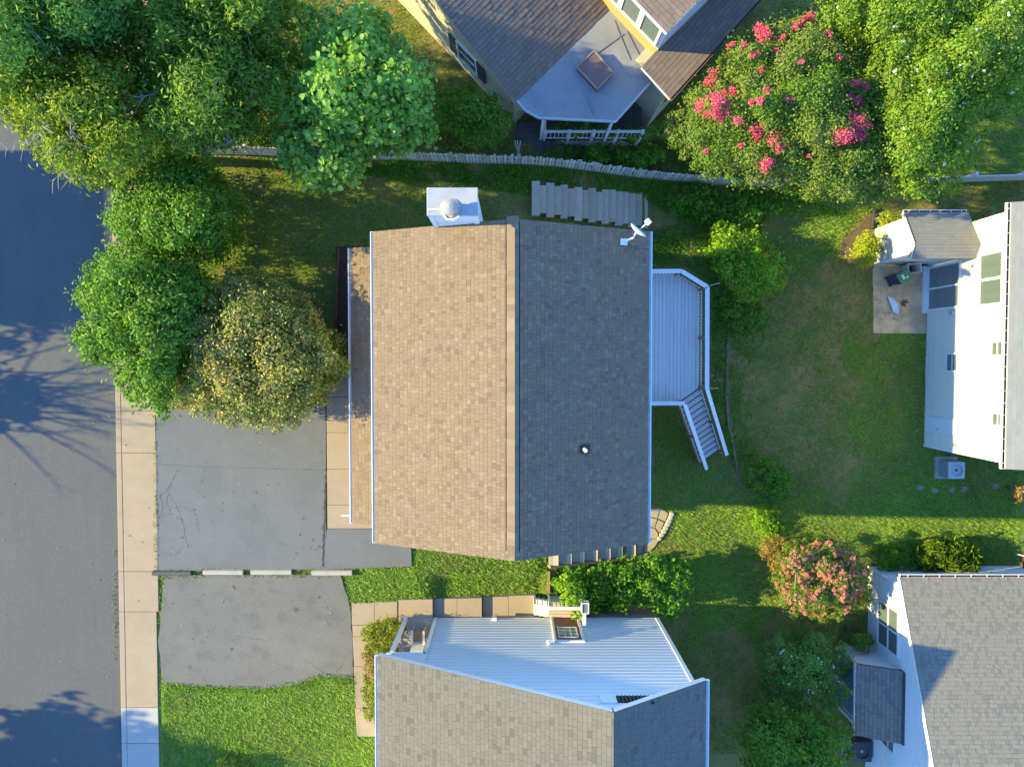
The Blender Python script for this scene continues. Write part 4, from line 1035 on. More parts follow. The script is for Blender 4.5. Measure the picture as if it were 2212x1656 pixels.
gutter(sh, (SXL - .2, 5.78, .57), (RX - .05, 5.78, .57), (0, 1, 0), w=.1, m=WHITE_MET, trough=GUTTER_DK, brackets=6)
for (a, c), m_ in ((((790, 278), (825, 325)), AC_GREY), (((795, 338), (820, 380)), CREAMP)):
    y0, y1, z0, z1 = wall_rect(T(8, *a), T(8, *c), SXL)
    MB().box(SXL - .14, SXL, y0, y1, z0, z1).build('meter_box', m_, sh, bevel=.025)

# ================================================================ TAUPE HOUSE (bottom right)
CX, CY, CG = 15.5, -8.95, -2.05
hc_ = thing('house', 'white sided house with mottled taupe shingle roof at the bottom right corner', 'house', (19, -12, CG))
exclude([(CX, CY), (30, CY), (30, -22), (CX, -22)])
cz_ = lambda Y: 1.1 + .40 * (-8.48 - Y)
cp = [(CY, CG - .2), (CY, cz_(CY) - .12), (-18, cz_(-18) - .12), (-18, CG - .2)]
cw = MB().prism([(CX, y, z) for y, z in cp], (14, 0, 0)).build('wall', SIDING_W, hc_)
clad(cw, 'siding_board', [(CX - .004, y, z) for y, z in ((CY, CG + .1), (CY, cz_(CY) - .15), (-18, cz_(-18) - .15), (-18, CG + .1))], (0, 1, 0), .2, None, .016, SIDING_W)
clad(cw, 'siding_board', [(CX, CY + .004, CG + .1), (26, CY + .004, CG + .1), (26, CY + .004, 1.0), (CX, CY + .004, 1.0)], (1, 0, 0), .2, None, .016, SIDING_W)
cr = [(CX - .36, -8.48, 1.1), (30, -8.48, 1.1), (30, -18.3, cz_(-18.3)), (CX - .36, -18.3, cz_(-18.3))]
cro = MB().prism(cr, (0, 0, -.13)).build('roof', SHINGLE_CORNER, hc_)
clad(cro, 'shingle', [(CX - .36, -8.48, 1.1), (21.5, -8.48, 1.1), (21.5, -15.6, cz_(-15.6)), (CX - .36, -15.6, cz_(-15.6))], (1, 0, 0), .15, .13, .009, SHINGLE_CORNER, .2, lam=1.2, stagger=.5)
MB().bar((CX - .372, -8.48, 1.03), (CX - .372, -18.3, cz_(-18.3) - .07), .024, .17).build('rake_board', ROSE_TRIM, hc_)
gutter(hc_, (CX - .34, -8.48, 1.09), (30, -8.48, 1.09), (0, 1, 0), w=.13, m=ROSE_TRIM, trough=GUTTER_DK, brackets=24, bm=CREAMP)
MB().box(CX - .03, CX + .08, CY - .08, CY + .03, CG, 1.2).build('corner_board', WHITE, hc_)
y0, z0 = on_x(*T(12, 603, 1050), CX); y1, z1 = on_x(*T(12, 690, 925), CX)
window(hc_, (CX - .004, max(y0, y1) + .35, z0 + .02), (0, -1, 0), (0, 0, 1), 1.75, 1.5, 2, 2, glass=BLIND, fw=.08, mun=.07)
window(hc_, (CX - .004, -14.9, -.6), (0, -1, 0), (0, 0, 1), 1.0, .9, 1, 2, glass=GLASS)
xk0, zk0 = on_y(*T(12, 1145, 697), CY); xk1, zk1 = on_y(*T(12, 1290, 718), CY)
window(hc_, (max(xk0, xk1), CY + .004, min(zk0, zk1)), (-1, 0, 0), (0, 0, 1), abs(xk1 - xk0) * .8, .8, 1, 1, glass=GLASS_DK)
# bump-out with its own little roof
ex = thing('porch_annex', 'small white annex with blue grey door and shaded shingle roof', 'annex', (14.8, -13.7, CG))
exclude([(14.2, -12.4), (15.5, -12.4), (15.5, -15.1), (14.2, -15.1)])
ap = [(14.2, CG - .1), (14.2, .12), (15.5, .7), (15.5, CG - .1)]
aw = MB().prism([(x, -12.42, z) for x, z in ap], (0, -2.66, 0)).build('wall', SIDING_W, ex)
clad(aw, 'siding_board', [(x, -12.416, z) for x, z in [(14.2, CG + .1), (14.2, .1), (15.49, .66), (15.49, CG + .1)]], (1, 0, 0), .2, None, .016, SIDING_W)
ar = [(13.98, -12.28, .2), (15.48, -12.28, .87), (15.48, -15.22, .87), (13.98, -15.22, .2)]
aro = MB().prism(ar, (0, 0, -.1)).build('roof', FELT, ex)
clad(aro, 'shingle', ar, (0, 1, 0), .15, .17, .009, SHINGLE_CORNER, .25, lam=1.2, stagger=.5)
gutter(ex, (13.98, -15.22, .19), (13.98, -12.28, .19), (-1, 0, 0), w=.09, m=ROSE_TRIM, trough=GUTTER_DK, brackets=5)
MB().box(14.14, 14.2, -14.75, -12.85, CG + .05, -.12).build('door', DOOR_BLUE, ex)
for y in (-12.5, -13.8, -15.0): MB().box(14.12, 14.22, y - .06, y + .06, CG, .1).build('trim', WHITE, ex)
MB().box(15.44, 15.5, -15.2, -12.3, .84, 1.0).build('flashing', AC_DARK, ex)

# ================================================================ FAR SIDE OF THE STREET (out of the frame, throws the street shadows)
fh = thing('house', 'house across the street beyond the left edge', 'house', (-35.5, 5, -.2))
MB().box(-40, -31.2, 2.4, 8.7, -.4, 5.3).build('wall', SIDING_C, fh)
MB().prism([(-31, 8.9, 5.2), (-35.5, 8.9, 8.1), (-40.2, 8.9, 5.2)], (0, -6.7, 0)).build('roof', SHINGLE_BROWN, fh)
for y in (2.9, 6.5): window(fh, (-31.198, y, 1.2), (0, 1, 0), (0, 0, 1), 1.1, 1.4, 2, 2); window(fh, (-31.198, y, 3.7), (0, 1, 0), (0, 0, 1), 1.1, 1.2, 2, 2)
MB().box(-31.2, -31.14, 4.3, 5.3, 0, 2.1).build('door', DOOR_RED, fh)
finish_clad()

# ================================================================ SMALL THINGS IN THE YARDS
PZ2 = RZ + .06
def bin_at(name, label, top, base, z0, z1, body, lid, tilt=1):
    r_ = thing(name, label, 'bin', (*np.mean(base, 0), z0))
    b = MB(); n = len(top)
    v = [(p[0], p[1], z1) for p in top] + [(p[0], p[1], z0) for p in base]
    b.add(v, [tuple(range(n, 2 * n))[::-1]] + [(i, n + i, n + (i + 1) % n, (i + 1) % n) for i in range(n)] + ([tuple(range(n))] if lid else []))
    b.build('body', body, r_, bevel=.02)
    return r_
top = [P(x, y, PZ2 + 1.0)[:2] for x, y in ((1935, 594), (1960.4, 582), (1970.6, 600), (1946.9, 614.3))]
ctr_ = np.mean(top, 0); base = [ctr_ + (np.array(p) - ctr_) * .8 for p in top]
gb = bin_at('wheelie_bin', 'green lidded wheeled bin with navy body on the stained patio', top, base, PZ2, PZ2 + 1.0, NAVYP, True)
lid = [ctr_ + (np.array(p) - ctr_) * 1.06 for p in top]
lo = MB().prism([(p[0], p[1], PZ2 + 1.06 + .03 * (i in (1, 2))) for i, p in enumerate(lid)], (0, 0, -.05)).build('lid', GREENP, gb, bevel=.015)
e1_ = (np.array(top[2]) - np.array(top[1])); e1_ /= np.linalg.norm(e1_); e2_ = np.array((-e1_[1], e1_[0]))
for (a, c, w_, h_) in ((.10, -.02, .2, .1), (-.06, .06, .07, .1)):
    c0_ = ctr_ + e2_ * -a * .9 + e1_ * c
    MB().prism([(*(c0_ + e1_ * i * w_ / 2 + e2_ * j * h_ / 2), PZ2 + 1.10) for i, j in ((-1, -1), (1, -1), (1, 1), (-1, 1))], (0, 0, -.012)).build('sticker', CREAMP, gb)
for s_ in (-1, 1):
    w0_ = np.array((*(np.mean(base[:2], 0) * 0 + ctr_ + e1_ * s_ * .16 + e2_ * -.18), PZ2 + .1))
    MB().tube([w0_, w0_ + np.array((*(e1_ * s_ * .05), 0))], .1, 12).build('wheel', BLACKP, gb)
tp = [P(x, y, PZ2 + .75)[:2] for x, y in ((1962, 569.5), (1989.5, 568), (1991.5, 587.5), (1964, 589.5))]
ct2 = np.mean(tp, 0); wb = thing('waste_tub', 'open cream plastic tub with dark inside beside the green lidded bin', 'bin', (*ct2, PZ2))
def ring(sc_, z): return [(*(ct2 + (np.array(p) - ct2) * sc_), z) for p in tp]
b = MB(); R0, R1, R2, R3 = ring(.78, PZ2), ring(1.05, PZ2 + .75), ring(.9, PZ2 + .75), ring(.7, PZ2 + .08)
b.add(R0 + R1 + R2 + R3, [(0, 1, 2, 3)[::-1]] + [(a * 4 + i, a * 4 + (i + 1) % 4, a * 4 + 4 + (i + 1) % 4, a * 4 + 4 + i) for a in range(3) for i in range(4)])
b.build('shell', CREAMP, wb, bevel=.015)
MB().prism([tuple(p) for p in ring(.72, PZ2 + .14)], (0, 0, -.03)).build('liner', NAVYP, wb)
cl = [P(x, y, PZ2 + .02) for x, y in ((1916.3, 639.7), (1926, 644), (1933.3, 644.8), (1938, 655), (1942.6, 665), (1937.5, 680.4), (1929, 673), (1922, 662))]
cc_ = np.mean(cl, 0) + (0, 0, .34)
b = MB(); n = len(cl)
b.add([cc_] + [p + (0, 0, .12 * (i % 2) + .03) for i, p in enumerate(cl)], [(0, i + 1, (i + 1) % n + 1) for i in range(n)])
o = b.build('cloth_sheet', WHITE, None, label='crumpled white fabric lying on the stained patio', cat='fabric'); sm = o.modifiers.new('solid', 'SOLIDIFY'); sm.thickness = .012
for k, (x, y) in enumerate(((1909, 676), (1913, 679), (1918, 674), (1922, 677), (1931, 688), (1937, 691))):
    p = P(x, y, PZ2); b = MB().lathe((p[0], p[1], p[2] - .005), [(.035, 0), (.05, .02), (.045, .045), (.02, .06)], 7)
    b.build('pebble', STONE_L, None, smooth=True, label=['pebble farthest left beside the white fabric', 'second pebble from the left beside the white fabric', 'third pebble from the left beside the white fabric', 'pebble touching the lower end of the white fabric', 'left pebble of the pair below the white fabric', 'right pebble of the pair below the white fabric'][k], cat='stone', group='pebbles on the patio')
lf = thing('dry_leaf_spray', 'dry rust brown leaf spray on the stained patio', 'leaf', P(1953, 655, PZ2))
for k in range(7):
    p = P(1953, 655, PZ2 + .01); a = k * .75 + .3; q2 = p + np.array((math.cos(a) * .22, math.sin(a) * .2, .03))
    sv = np.array((-math.sin(a), math.cos(a), 0)) * .035; m_ = (p + q2) / 2 + (0, 0, .04)
    MB().add([p, m_ + sv, q2, m_ - sv], [(0, 3, 2, 1)]).build('leaflet', mat('dry leaf', (.2, .09, .05), .8), lf)
def ac_unit(name, label, tx, ty, tw, th_, z0, h, m, md):
    a, c = P(tx, ty + th_, z0 + h), P(tx + tw, ty, z0 + h)
    u = thing(name, label, 'air conditioner', ((a[0] + c[0]) / 2, (a[1] + c[1]) / 2, z0))
    x0, x1, y0, y1 = a[0], c[0], a[1], c[1]; cx_, cy_ = (x0 + x1) / 2, (y0 + y1) / 2; hw_ = min(x1 - x0, y1 - y0) / 2
    MB().box(x0 + .015, x1 - .015, y0 + .015, y1 - .015, z0 + .02, z0 + h - .04).build('cabinet', m, u, bevel=.04)
    n = 20; ring_o = []
    b = MB(); sq = []
    for k in range(n):
        t = 2 * math.pi * (k + .5) / n; cxx, syy = math.cos(t), math.sin(t); f_ = 1 / max(abs(cxx), abs(syy)); sq.append((cx_ + cxx * f_ * (x1 - x0) / 2 * .98, cy_ + syy * f_ * (y1 - y0) / 2 * .98, z0 + h)); ring_o.append((cx_ + cxx * hw_ * .72, cy_ + syy * hw_ * .72, z0 + h + .02))
    b.add(sq + ring_o + [(p[0], p[1], z0 + h - .06) for p in sq], [(k, (k + 1) % n, n + (k + 1) % n, n + k) for k in range(n)] + [(2 * n + k, 2 * n + (k + 1) % n, (k + 1) % n, k) for k in range(n)])
    b.build('top_shroud', m, u)
    MB().lathe((cx_, cy_, z0 + h - .12), [(hw_ * .72, 0), (hw_ * .72, .02)], 20).build('fan_well', DARK, u)
    for k in range(4):
        t = k * math.pi / 2 + .4; d1 = np.array((math.cos(t), math.sin(t), 0)); d2 = np.array((-d1[1], d1[0], 0)); c0_ = np.array((cx_, cy_, z0 + h - .08))
        MB().prism([c0_ + d1 * .04, c0_ + d1 * hw_ * .66 - d2 * .1, c0_ + d1 * hw_ * .68 + d2 * .08 + (0, 0, .03), c0_ + d1 * .05 + d2 * .05], (0, 0, -.01)).build('fan_blade', md, u)
    MB().lathe((cx_, cy_, z0 + h - .08), [(.07, 0), (.07, .04), (.03, .06)], 12).build('hub', md, u)
    for k in range(9):
        y_ = y0 + .06 + k * (y1 - y0 - .12) / 8
        MB().box(x0 - .004, x0 + .016, y_ - .012, y_ + .012, z0 + .1, z0 + h - .1).build('louvre', md, u)
    MB().box(x0 - .15, x1 + .15, y0 - .12, y1 + .12, z0 - .15, z0 + .03).build('pad', CONC_G, u)
    exclude([(x0 - .16, y0 - .13), (x1 + .16, y0 - .13), (x1 + .16, y1 + .13), (x0 - .16, y1 + .13)])
ac_unit('air_conditioner', 'pale grey air conditioner with round fan beside the white walled house', 2049, 997, 36, 37, RZ, .8, AC_GREY, AC_DARK)
ac_unit('air_conditioner', 'dark air conditioner in shade below the small annex', 1842, 1601, 42, 44, CG, .75, AC_DARK, AC_GREY)
for k, (x, y) in enumerate(((808, 268), (883, 284), (967, 280), (1027, 278), (1185, 262))):
    p = PG(*T(12, x, y), .0); b = MB().lathe((p[0], p[1], p[2] - .03), [(.15, 0), (.16, .035), (.13, .05)], 9)
    b.v = [(p[0] + (v[0] - p[0]) * (1 + .25 * math.sin(k + 3 * i)), p[1] + (v[1] - p[1]) * .8, v[2]) for i, v in enumerate(b.v)]
    b.build('stepping_stone', mat('pinkish stone', (.34, .27, .22), .9, noise=[(8, .5, (.24, .2, .17), .45, .65, 4)]), None, label=['stepping stone nearest the leafy corner of the patchy lawn', 'stepping stone second from the left in the row', 'stepping stone third from the left below the air conditioner', 'stepping stone fourth from the left below the air conditioner', 'stepping stone at the right end of the row by the pink bush'][k], cat='stone', group='stepping stones in the shaded lawn')
    exclude([(p[0] + .1 * math.cos(a), p[1] + .08 * math.sin(a)) for a in np.linspace(0, 6.28, 8)])
pts = [PG(*q_, .12) for q_ in ((1890, 452), (1888.5, 465), (1887, 480), (1886, 494))]
MB().tube(pts, .1, 12).build('drain_pipe', BLACKP, None, label='thick black drain pipe leading to the shed corner', cat='pipe')
lc_ = PG(2200, 1216); ch2 = thing('lawn_chair', 'white and dark red lawn chair at the right edge by the house wall', 'chair', lc_)
MB().prism([lc_ + np.array(p) for p in ((-.1, -.1, .42), (.5, -.1, .42), (.5, .4, .42), (-.1, .4, .42))], (0, 0, -.03)).build('seat', mat('dark red fabric', (.28, .05, .05), .8), ch2)
MB().prism([lc_ + np.array(p) for p in ((.5, -.1, .42), (.5, .4, .42), (.72, .4, 1.0), (.72, -.1, 1.0))], (.03, 0, 0)).build('backrest', mat('dark red fabric', (.28, .05, .05), .8), ch2)
for y in (-.12, .42):
    MB().bar(lc_ + (-.15, y, 0), lc_ + (.1, y, .62), .03, .03).build('leg', WHITE, ch2); MB().bar(lc_ + (.5, y, 0), lc_ + (.3, y, .6), .03, .03).build('leg', WHITE, ch2)
    MB().bar(lc_ + (-.2, y, .63), lc_ + (.6, y, .63), .05, .03).build('armrest', WHITE, ch2)
gs = PG(*T(3, 118, 1025)); gst = thing('garden_stake', 'fan of thin white stakes tied to the picket fence', 'stakes', gs)
for dx_ in (-.16, -.05, .06): MB().tube([gs + (0, .1, .3), gs + (dx_, .35, 1.5)], .012, 5).build('stake', WHITE, gst)
MB().box(gs[0] - .05, gs[0] + .05, gs[1] + .05, gs[1] + .15, gs[2], gs[2] + .5).build('base', WHITE, gst)

# ================================================================ FENCES
def polyline_walk(pts, step):
    out = []; carry = 0.0
    for a, c in zip(pts[:-1], pts[1:]):
        L_ = np.hypot(*(c - a)[:2]); t = carry
        while t < L_: out.append((a + (c - a) * (t / L_), (c - a) / L_)); t += step
        carry = t - L_
    return out
fpx = [(440, 331), (547, 333), (764, 342), (978, 349), (1107, 353), (1250, 364), (1277, 368), (1375, 381), (1568, 398), (1790, 405)]
fpts = [PG(*p) for p in fpx]
pf = thing('picket_fence', 'weathered off white picket fence with pointed slats behind the brown roofed house', 'fence', fpts[4])
pm = MB(); hw, hh = .052, 1.15
prof = [(-hw, 0), (hw, 0), (hw, hh - .05), (hw * .55, hh), (-hw * .55, hh), (-hw, hh - .05)]
pm.prism([(x, -.01, z) for x, z in prof], (0, .02, 0))
pick = []
for t_ in range(4):
    mm = bpy.data.meshes.new('picket'); mm.from_pydata(pm.v, [], pm.f); add_tone(mm, [t_ / 3] * len(pm.f)); mm.materials.append(PICKET); pick.append(mm)
for p, dd in polyline_walk(fpts, .137):
    o = bpy.data.objects.new('picket', random.choice(pick)); COL.objects.link(o); o.parent = pf
    o.location = tuple(np.array((p[0], p[1], float(gz(p[0], p[1])) + .05)) - LOC[pf] + (0, -.035, random.uniform(-.015, .015)))
    o.rotation_euler = (random.gauss(0, .02), random.gauss(0, .012), math.atan2(dd[1], dd[0]))
for a, c in zip(fpts[:-1], fpts[1:]):
    n = max(1, int(np.hypot(*(c - a)[:2]) / 2.2))
    for k in range(n):
        p, q2 = a + (c - a) * k / n, a + (c - a) * (k + 1) / n
        p[2], q2[2] = gz(p[0], p[1]), gz(q2[0], q2[1])
        for h in (.3, .85): MB().bar(p + (0, 0, h), q2 + (0, 0, h), .04, .085).build('rail', PICKET, pf)
        MB().box(p[0] - .045, p[0] + .045, p[1] - .0, p[1] + .09, p[2] - .1, p[2] + 1.0).build('post', PICKET, pf)
w0, w1 = PG(1970, 397), PG(2290, 387)
wf = thing('board_fence', 'white board fence in shade near the white flowering myrtle', 'fence', (w0 + w1) / 2)
dd = (w1 - w0) / np.hypot(*(w1 - w0)[:2])
for k, (p, _) in enumerate(polyline_walk([w0, w1], .118)):
    g = float(gz(p[0], p[1]))
    MB().bar((p[0], p[1], g + .05), (p[0], p[1], g + 1.0 + random.uniform(-.01, .01)), .112, .02, up=(-dd[1], dd[0], 0)).build('board', WHITE, wf)
for h in (.25, .8):
    MB().bar(w0 + (0, .04, h), w1 + (0, .04, h), .04, .085).build('rail', WHITE, wf)
for p, _ in polyline_walk([w0, w1], 2.1):
    g = float(gz(p[0], p[1])); MB().box(p[0] - .06, p[0] + .06, p[1] + .03, p[1] + .15, g - .1, g + 1.08).build('post', WHITE, wf)

# ================================================================ FOLIAGE
def leaf_mesh(name, C, Nn, size, aspect, tone, fold=.22, heart=False):
    """rhombic folded leaves. C centres, Nn normals, size arrays"""
    n = len(C)
    Nn = Nn / (np.linalg.norm(Nn, axis=1, keepdims=True) + 1e-9)
    r = rng.normal(size=(n, 3)); t = r - (r * Nn).sum(1, keepdims=True) * Nn
    t /= np.linalg.norm(t, axis=1, keepdims=True) + 1e-9
    s = np.cross(Nn, t)
    L_ = size[:, None]; Wd = L_ / aspect
    V = np.stack([C - t * L_ * .5, C + s * Wd * .5 + Nn * L_ * fold * .5 + t * L_ * .05, C + t * L_ * .5 - Nn * L_ * .1, C - s * Wd * .5 + Nn * L_ * fold * .5 + t * L_ * .05], 1).reshape(-1, 3)
    if heart:               # broad heart outline: eight points round a folded midrib
        lm = [(-.36, 0, .0), (-.5, .22, .07), (-.28, .47, .12), (.08, .42, .1), (.5, 0, -.08), (.08, -.42, .1), (-.28, -.47, .12), (-.5, -.22, .07)]
        V = np.stack([C + t * L_ * a_ + s * L_ * b_ + Nn * L_ * c_ for a_, b_, c_ in lm], 1).reshape(-1, 3)
        i = np.arange(n)[:, None] * 8
        F = np.concatenate([i + np.array([f_]) for f_ in ((0, 2, 1), (0, 3, 2), (0, 4, 3), (0, 5, 4), (0, 6, 5), (0, 7, 6))], 1).reshape(-1, 3)
        me = mesh_np(name, V, F); add_tone(me, np.repeat(tone, 6)); return me
    i = np.arange(n)[:, None] * 4
    F = np.concatenate([i + np.array([[0, 1, 2]]), i + np.array([[0, 2, 3]])], 1).reshape(-1, 3)
    me = mesh_np(name, V, F)
    add_tone(me, np.repeat(tone, 2))
    return me
def unit(n):
    v = rng.normal(size=(n, 3)); return v / np.linalg.norm(v, axis=1, keepdims=True)
def clump_leaves(c, r, n, up=.35, shell=.55, rnd=.55, flat=.8, loose=.3):
    d = unit(n); low = d[:, 2] < -.35; d[low, 2] *= -1
    rad = r * (shell + (1 - shell) * rng.random(n) ** .6)
    off = d * rad[:, None] * rng.uniform(.7, 1.35, 3); off[:, 2] *= flat
    off += rng.normal(size=(n, 3)) * r * .42 * (rng.random((n, 1)) < loose)
    return c + off, d + np.array((0, 0, up)) + rnd * rng.normal(size=(n, 3))
def curve_pts(a, b, bow, n=5):
    a = np.array(a); b = np.array(b); m_ = (a + b) / 2 + np.array(bow)
    return [(1 - t) ** 2 * a + 2 * t * (1 - t) * m_ + t * t * b for t in np.linspace(0, 1, n)]
def blobs_in(poly, ztop, zbot, spacing, rb, edge_scale=None, jz=.35, plumb=False):
    """crown clumps spread through a dome above a picture outline"""
    P_ = np.array(poly); lo, hi = P_.min(0), P_.max(0)
    cand = lo + rng.random((5000, 2)) * (hi - lo)
    cand = cand[inside(cand[:, 0], cand[:, 1], poly)]
    pts = np.zeros((0, 2))
    for p in cand:
        if len(pts) == 0 or ((pts - p) ** 2).sum(1).min() >= spacing ** 2: pts = np.vstack([pts, p])
    d = edge_dist(pts[:, 0], pts[:, 1], poly); dm = d.max() if edge_scale is None else edge_scale
    t = np.clip(d / dm, 0, 1); dome = np.sqrt(1 - (1 - t) ** 2)
    z = zbot + (ztop - zbot) * dome + rng.normal(size=len(pts)) * jz
    # keep the clump inside the outline: pull the rim clumps in
    c = P(pts[:, 0], pts[:, 1], z if not plumb else np.full(len(z), (ztop + zbot) / 2)); c[:, 2] = z
    r = rb * rng.uniform(.5, 1.3, len(pts)) * (.65 + .35 * np.clip(t * 2, 0, 1))
    return c, r, t
def make_tree(name, label, cat, poly, ztop, zbot, base, lmat, leaf=.1, aspect=1.8, spacing=26, rb=.6, dens=250, bark=None, trunk_r=.12,
              group=None, under=.5, rnd=.55, up=.35, jz=.3, tone_top=None, flowers=None, dead=0, shell=.55, stems=1, dead_up=False, ground=None, lower=True, ind=0, plumb=False, cov=.95, loose=.28, heart=False, skirt=False):
    c, r, t = blobs_in(poly, ztop, zbot, spacing, rb, jz=jz, plumb=plumb)
    bx = c.mean(0); bx[2] = float(gz(bx[0], bx[1])) if ground is None else ground
    root = thing(name, label, cat, bx, group)
    C_, N_, T_ = [], [], []
    for ci, ri, ti in zip(c, r, t):
        n = max(12, int(cov * dens / 250 * 6.28 * ri * ri / (.5 * (1.12 * leaf) ** 2 / aspect)))
        a, b_ = clump_leaves(ci, ri, n, up, shell, rnd, .8, loose)
        C_.append(a); N_.append(b_)
        base_t = rng.random() * .5
        tt = base_t + .5 * rng.random(n)
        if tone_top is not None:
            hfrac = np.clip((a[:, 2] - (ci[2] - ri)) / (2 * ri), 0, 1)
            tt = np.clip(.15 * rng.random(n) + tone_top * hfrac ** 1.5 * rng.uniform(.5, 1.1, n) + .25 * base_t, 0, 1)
        T_.append(tt)
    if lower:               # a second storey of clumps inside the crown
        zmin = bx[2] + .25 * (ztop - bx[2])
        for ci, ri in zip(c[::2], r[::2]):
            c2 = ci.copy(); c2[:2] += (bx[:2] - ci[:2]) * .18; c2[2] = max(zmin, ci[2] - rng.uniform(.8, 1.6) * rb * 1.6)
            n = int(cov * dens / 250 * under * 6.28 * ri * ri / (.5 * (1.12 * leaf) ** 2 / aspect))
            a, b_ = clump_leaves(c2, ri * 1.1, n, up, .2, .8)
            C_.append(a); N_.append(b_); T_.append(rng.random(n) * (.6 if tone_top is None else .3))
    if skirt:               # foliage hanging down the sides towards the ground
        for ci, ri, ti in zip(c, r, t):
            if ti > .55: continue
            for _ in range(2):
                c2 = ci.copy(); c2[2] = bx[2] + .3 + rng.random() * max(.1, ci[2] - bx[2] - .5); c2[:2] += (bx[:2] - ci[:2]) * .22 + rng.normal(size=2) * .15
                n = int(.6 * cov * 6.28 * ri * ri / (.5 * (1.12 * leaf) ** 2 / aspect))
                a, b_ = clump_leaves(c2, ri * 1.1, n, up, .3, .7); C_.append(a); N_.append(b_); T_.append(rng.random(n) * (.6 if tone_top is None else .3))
    C_ = np.concatenate(C_); N_ = np.concatenate(N_); T_ = np.concatenate(T_)
    keep = C_[:, 2] > gz(C_[:, 0], C_[:, 1]) + .03
    C_, N_, T_ = C_[keep], N_[keep], T_[keep]
    size = 1.1 * leaf * rng.uniform(.55, 1.55, len(C_))
    off = LOC[root]
    if ind:                 # the largest-looking leaves as parts of their own
        order = np.argsort(-C_[:, 2])[:ind * 4]; pickd = rng.choice(order, ind, replace=False)
        for i in pickd:
            me_ = leaf_mesh('leaf', np.zeros((1, 3)), N_[i:i + 1], size[i:i + 1] * 1.1, aspect, T_[i:i + 1], heart=heart)
            o = put(me_, 'leaf', lmat, root); o.location = tuple(C_[i] - off)
        m_ = np.ones(len(C_), bool); m_[pickd] = False; C_, N_, T_, size = C_[m_], N_[m_], T_[m_], size[m_]
    put(leaf_mesh('crown', C_ - off, N_, size, aspect, T_, heart=heart), 'crown', lmat, root)
    # trunk and limbs
    b = MB(); bark = bark or BARK
    fork = bx + (0, 0, max(.25, .3 * (ztop - bx[2])))
    top = c.mean(0).copy(); top[2] = max(fork[2] + .2, c[:, 2].max() - rb * 1.3)
    roots_ = [bx] if stems == 1 else [bx + np.array((.35 * math.cos(k * 2.4), .35 * math.sin(k * 2.4), 0)) for k in range(stems)]
    mains = [c[int(np.argmax(np.linalg.norm(c - top, axis=1)))]]
    for _ in range(min(7, len(c) - 1)):
        dd_ = np.min([np.linalg.norm(c - m2, axis=1) for m2 in mains], 0); mains.append(c[int(np.argmax(dd_))])
    if stems == 1:
        b.tube([bx - (0, 0, .2), bx + (0, 0, .1), (bx + fork) / 2 + (.04, .03, 0), fork, (fork + top) / 2 + (.1, -.08, 0), top], [trunk_r * 1.4, trunk_r * 1.1, trunk_r * .95, trunk_r * .85, trunk_r * .45, .02], 9)
    limbs = []
    for k, m2 in enumerate(mains):
        s0 = fork + (0, 0, rng.uniform(-.1, .5) * (top[2] - fork[2])) if stems == 1 else roots_[k % stems]
        if s0[2] > m2[2]: s0 = np.array((fork[0], fork[1], max(bx[2] + .15, m2[2] - .5)))
        pts = curve_pts(s0, m2, (rng.normal() * .15, rng.normal() * .15, .25 * (m2[2] - s0[2])), 6)
        r0 = trunk_r * (.5 if stems == 1 else .6)
        b.tube(pts, list(np.linspace(r0, .015, 6)), 6); limbs.append(pts)
    for ci in c:
        best = min(((np.linalg.norm(p - ci), p) for L2 in limbs for p in L2[1:-1]), key=lambda q_: q_[0])
        if best[0] > .3:
            b.tube(curve_pts(best[1], ci, (0, 0, .1), 4), [trunk_r * .16 + .006, .02, .012, .005], 4, cap=False)
    b.build('trunk', bark, root, smooth=True)
    # dead twigs standing out of the crown
    for k in range(dead):
        i = rng.integers(len(c)); bb = MB()
        s0 = c[i] - (0, 0, .2); ang = rng.random() * 6.28
        e0 = c[i] + np.array((math.cos(ang) * r[i] * 2.5, math.sin(ang) * r[i] * 2.5, r[i] * rng.uniform(.9, 1.5)))
        if dead_up: e0 = c[i] + np.array((rng.normal() * .7, rng.normal() * 1.0, rng.uniform(1.0, 2.5)))
        main_ = curve_pts(s0, e0, (rng.normal() * .2, rng.normal() * .2, .2), 7)
        bb.tube(main_, list(np.linspace(.045 if dead_up else .022, .012 if dead_up else .006, 7)), 5)
        for q_ in main_[2:]:
            for _ in range(2):
                dv = unit(1)[0] * rng.uniform(.25, .6); dv[2] = abs(dv[2]) * .3
                bb.tube(curve_pts(q_, q_ + dv + (e0 - s0) * .15, (0, 0, .05), 4), [.011, .009, .006, .003], 4)
        bb.build('bare_branch', BARK_DEAD, root)
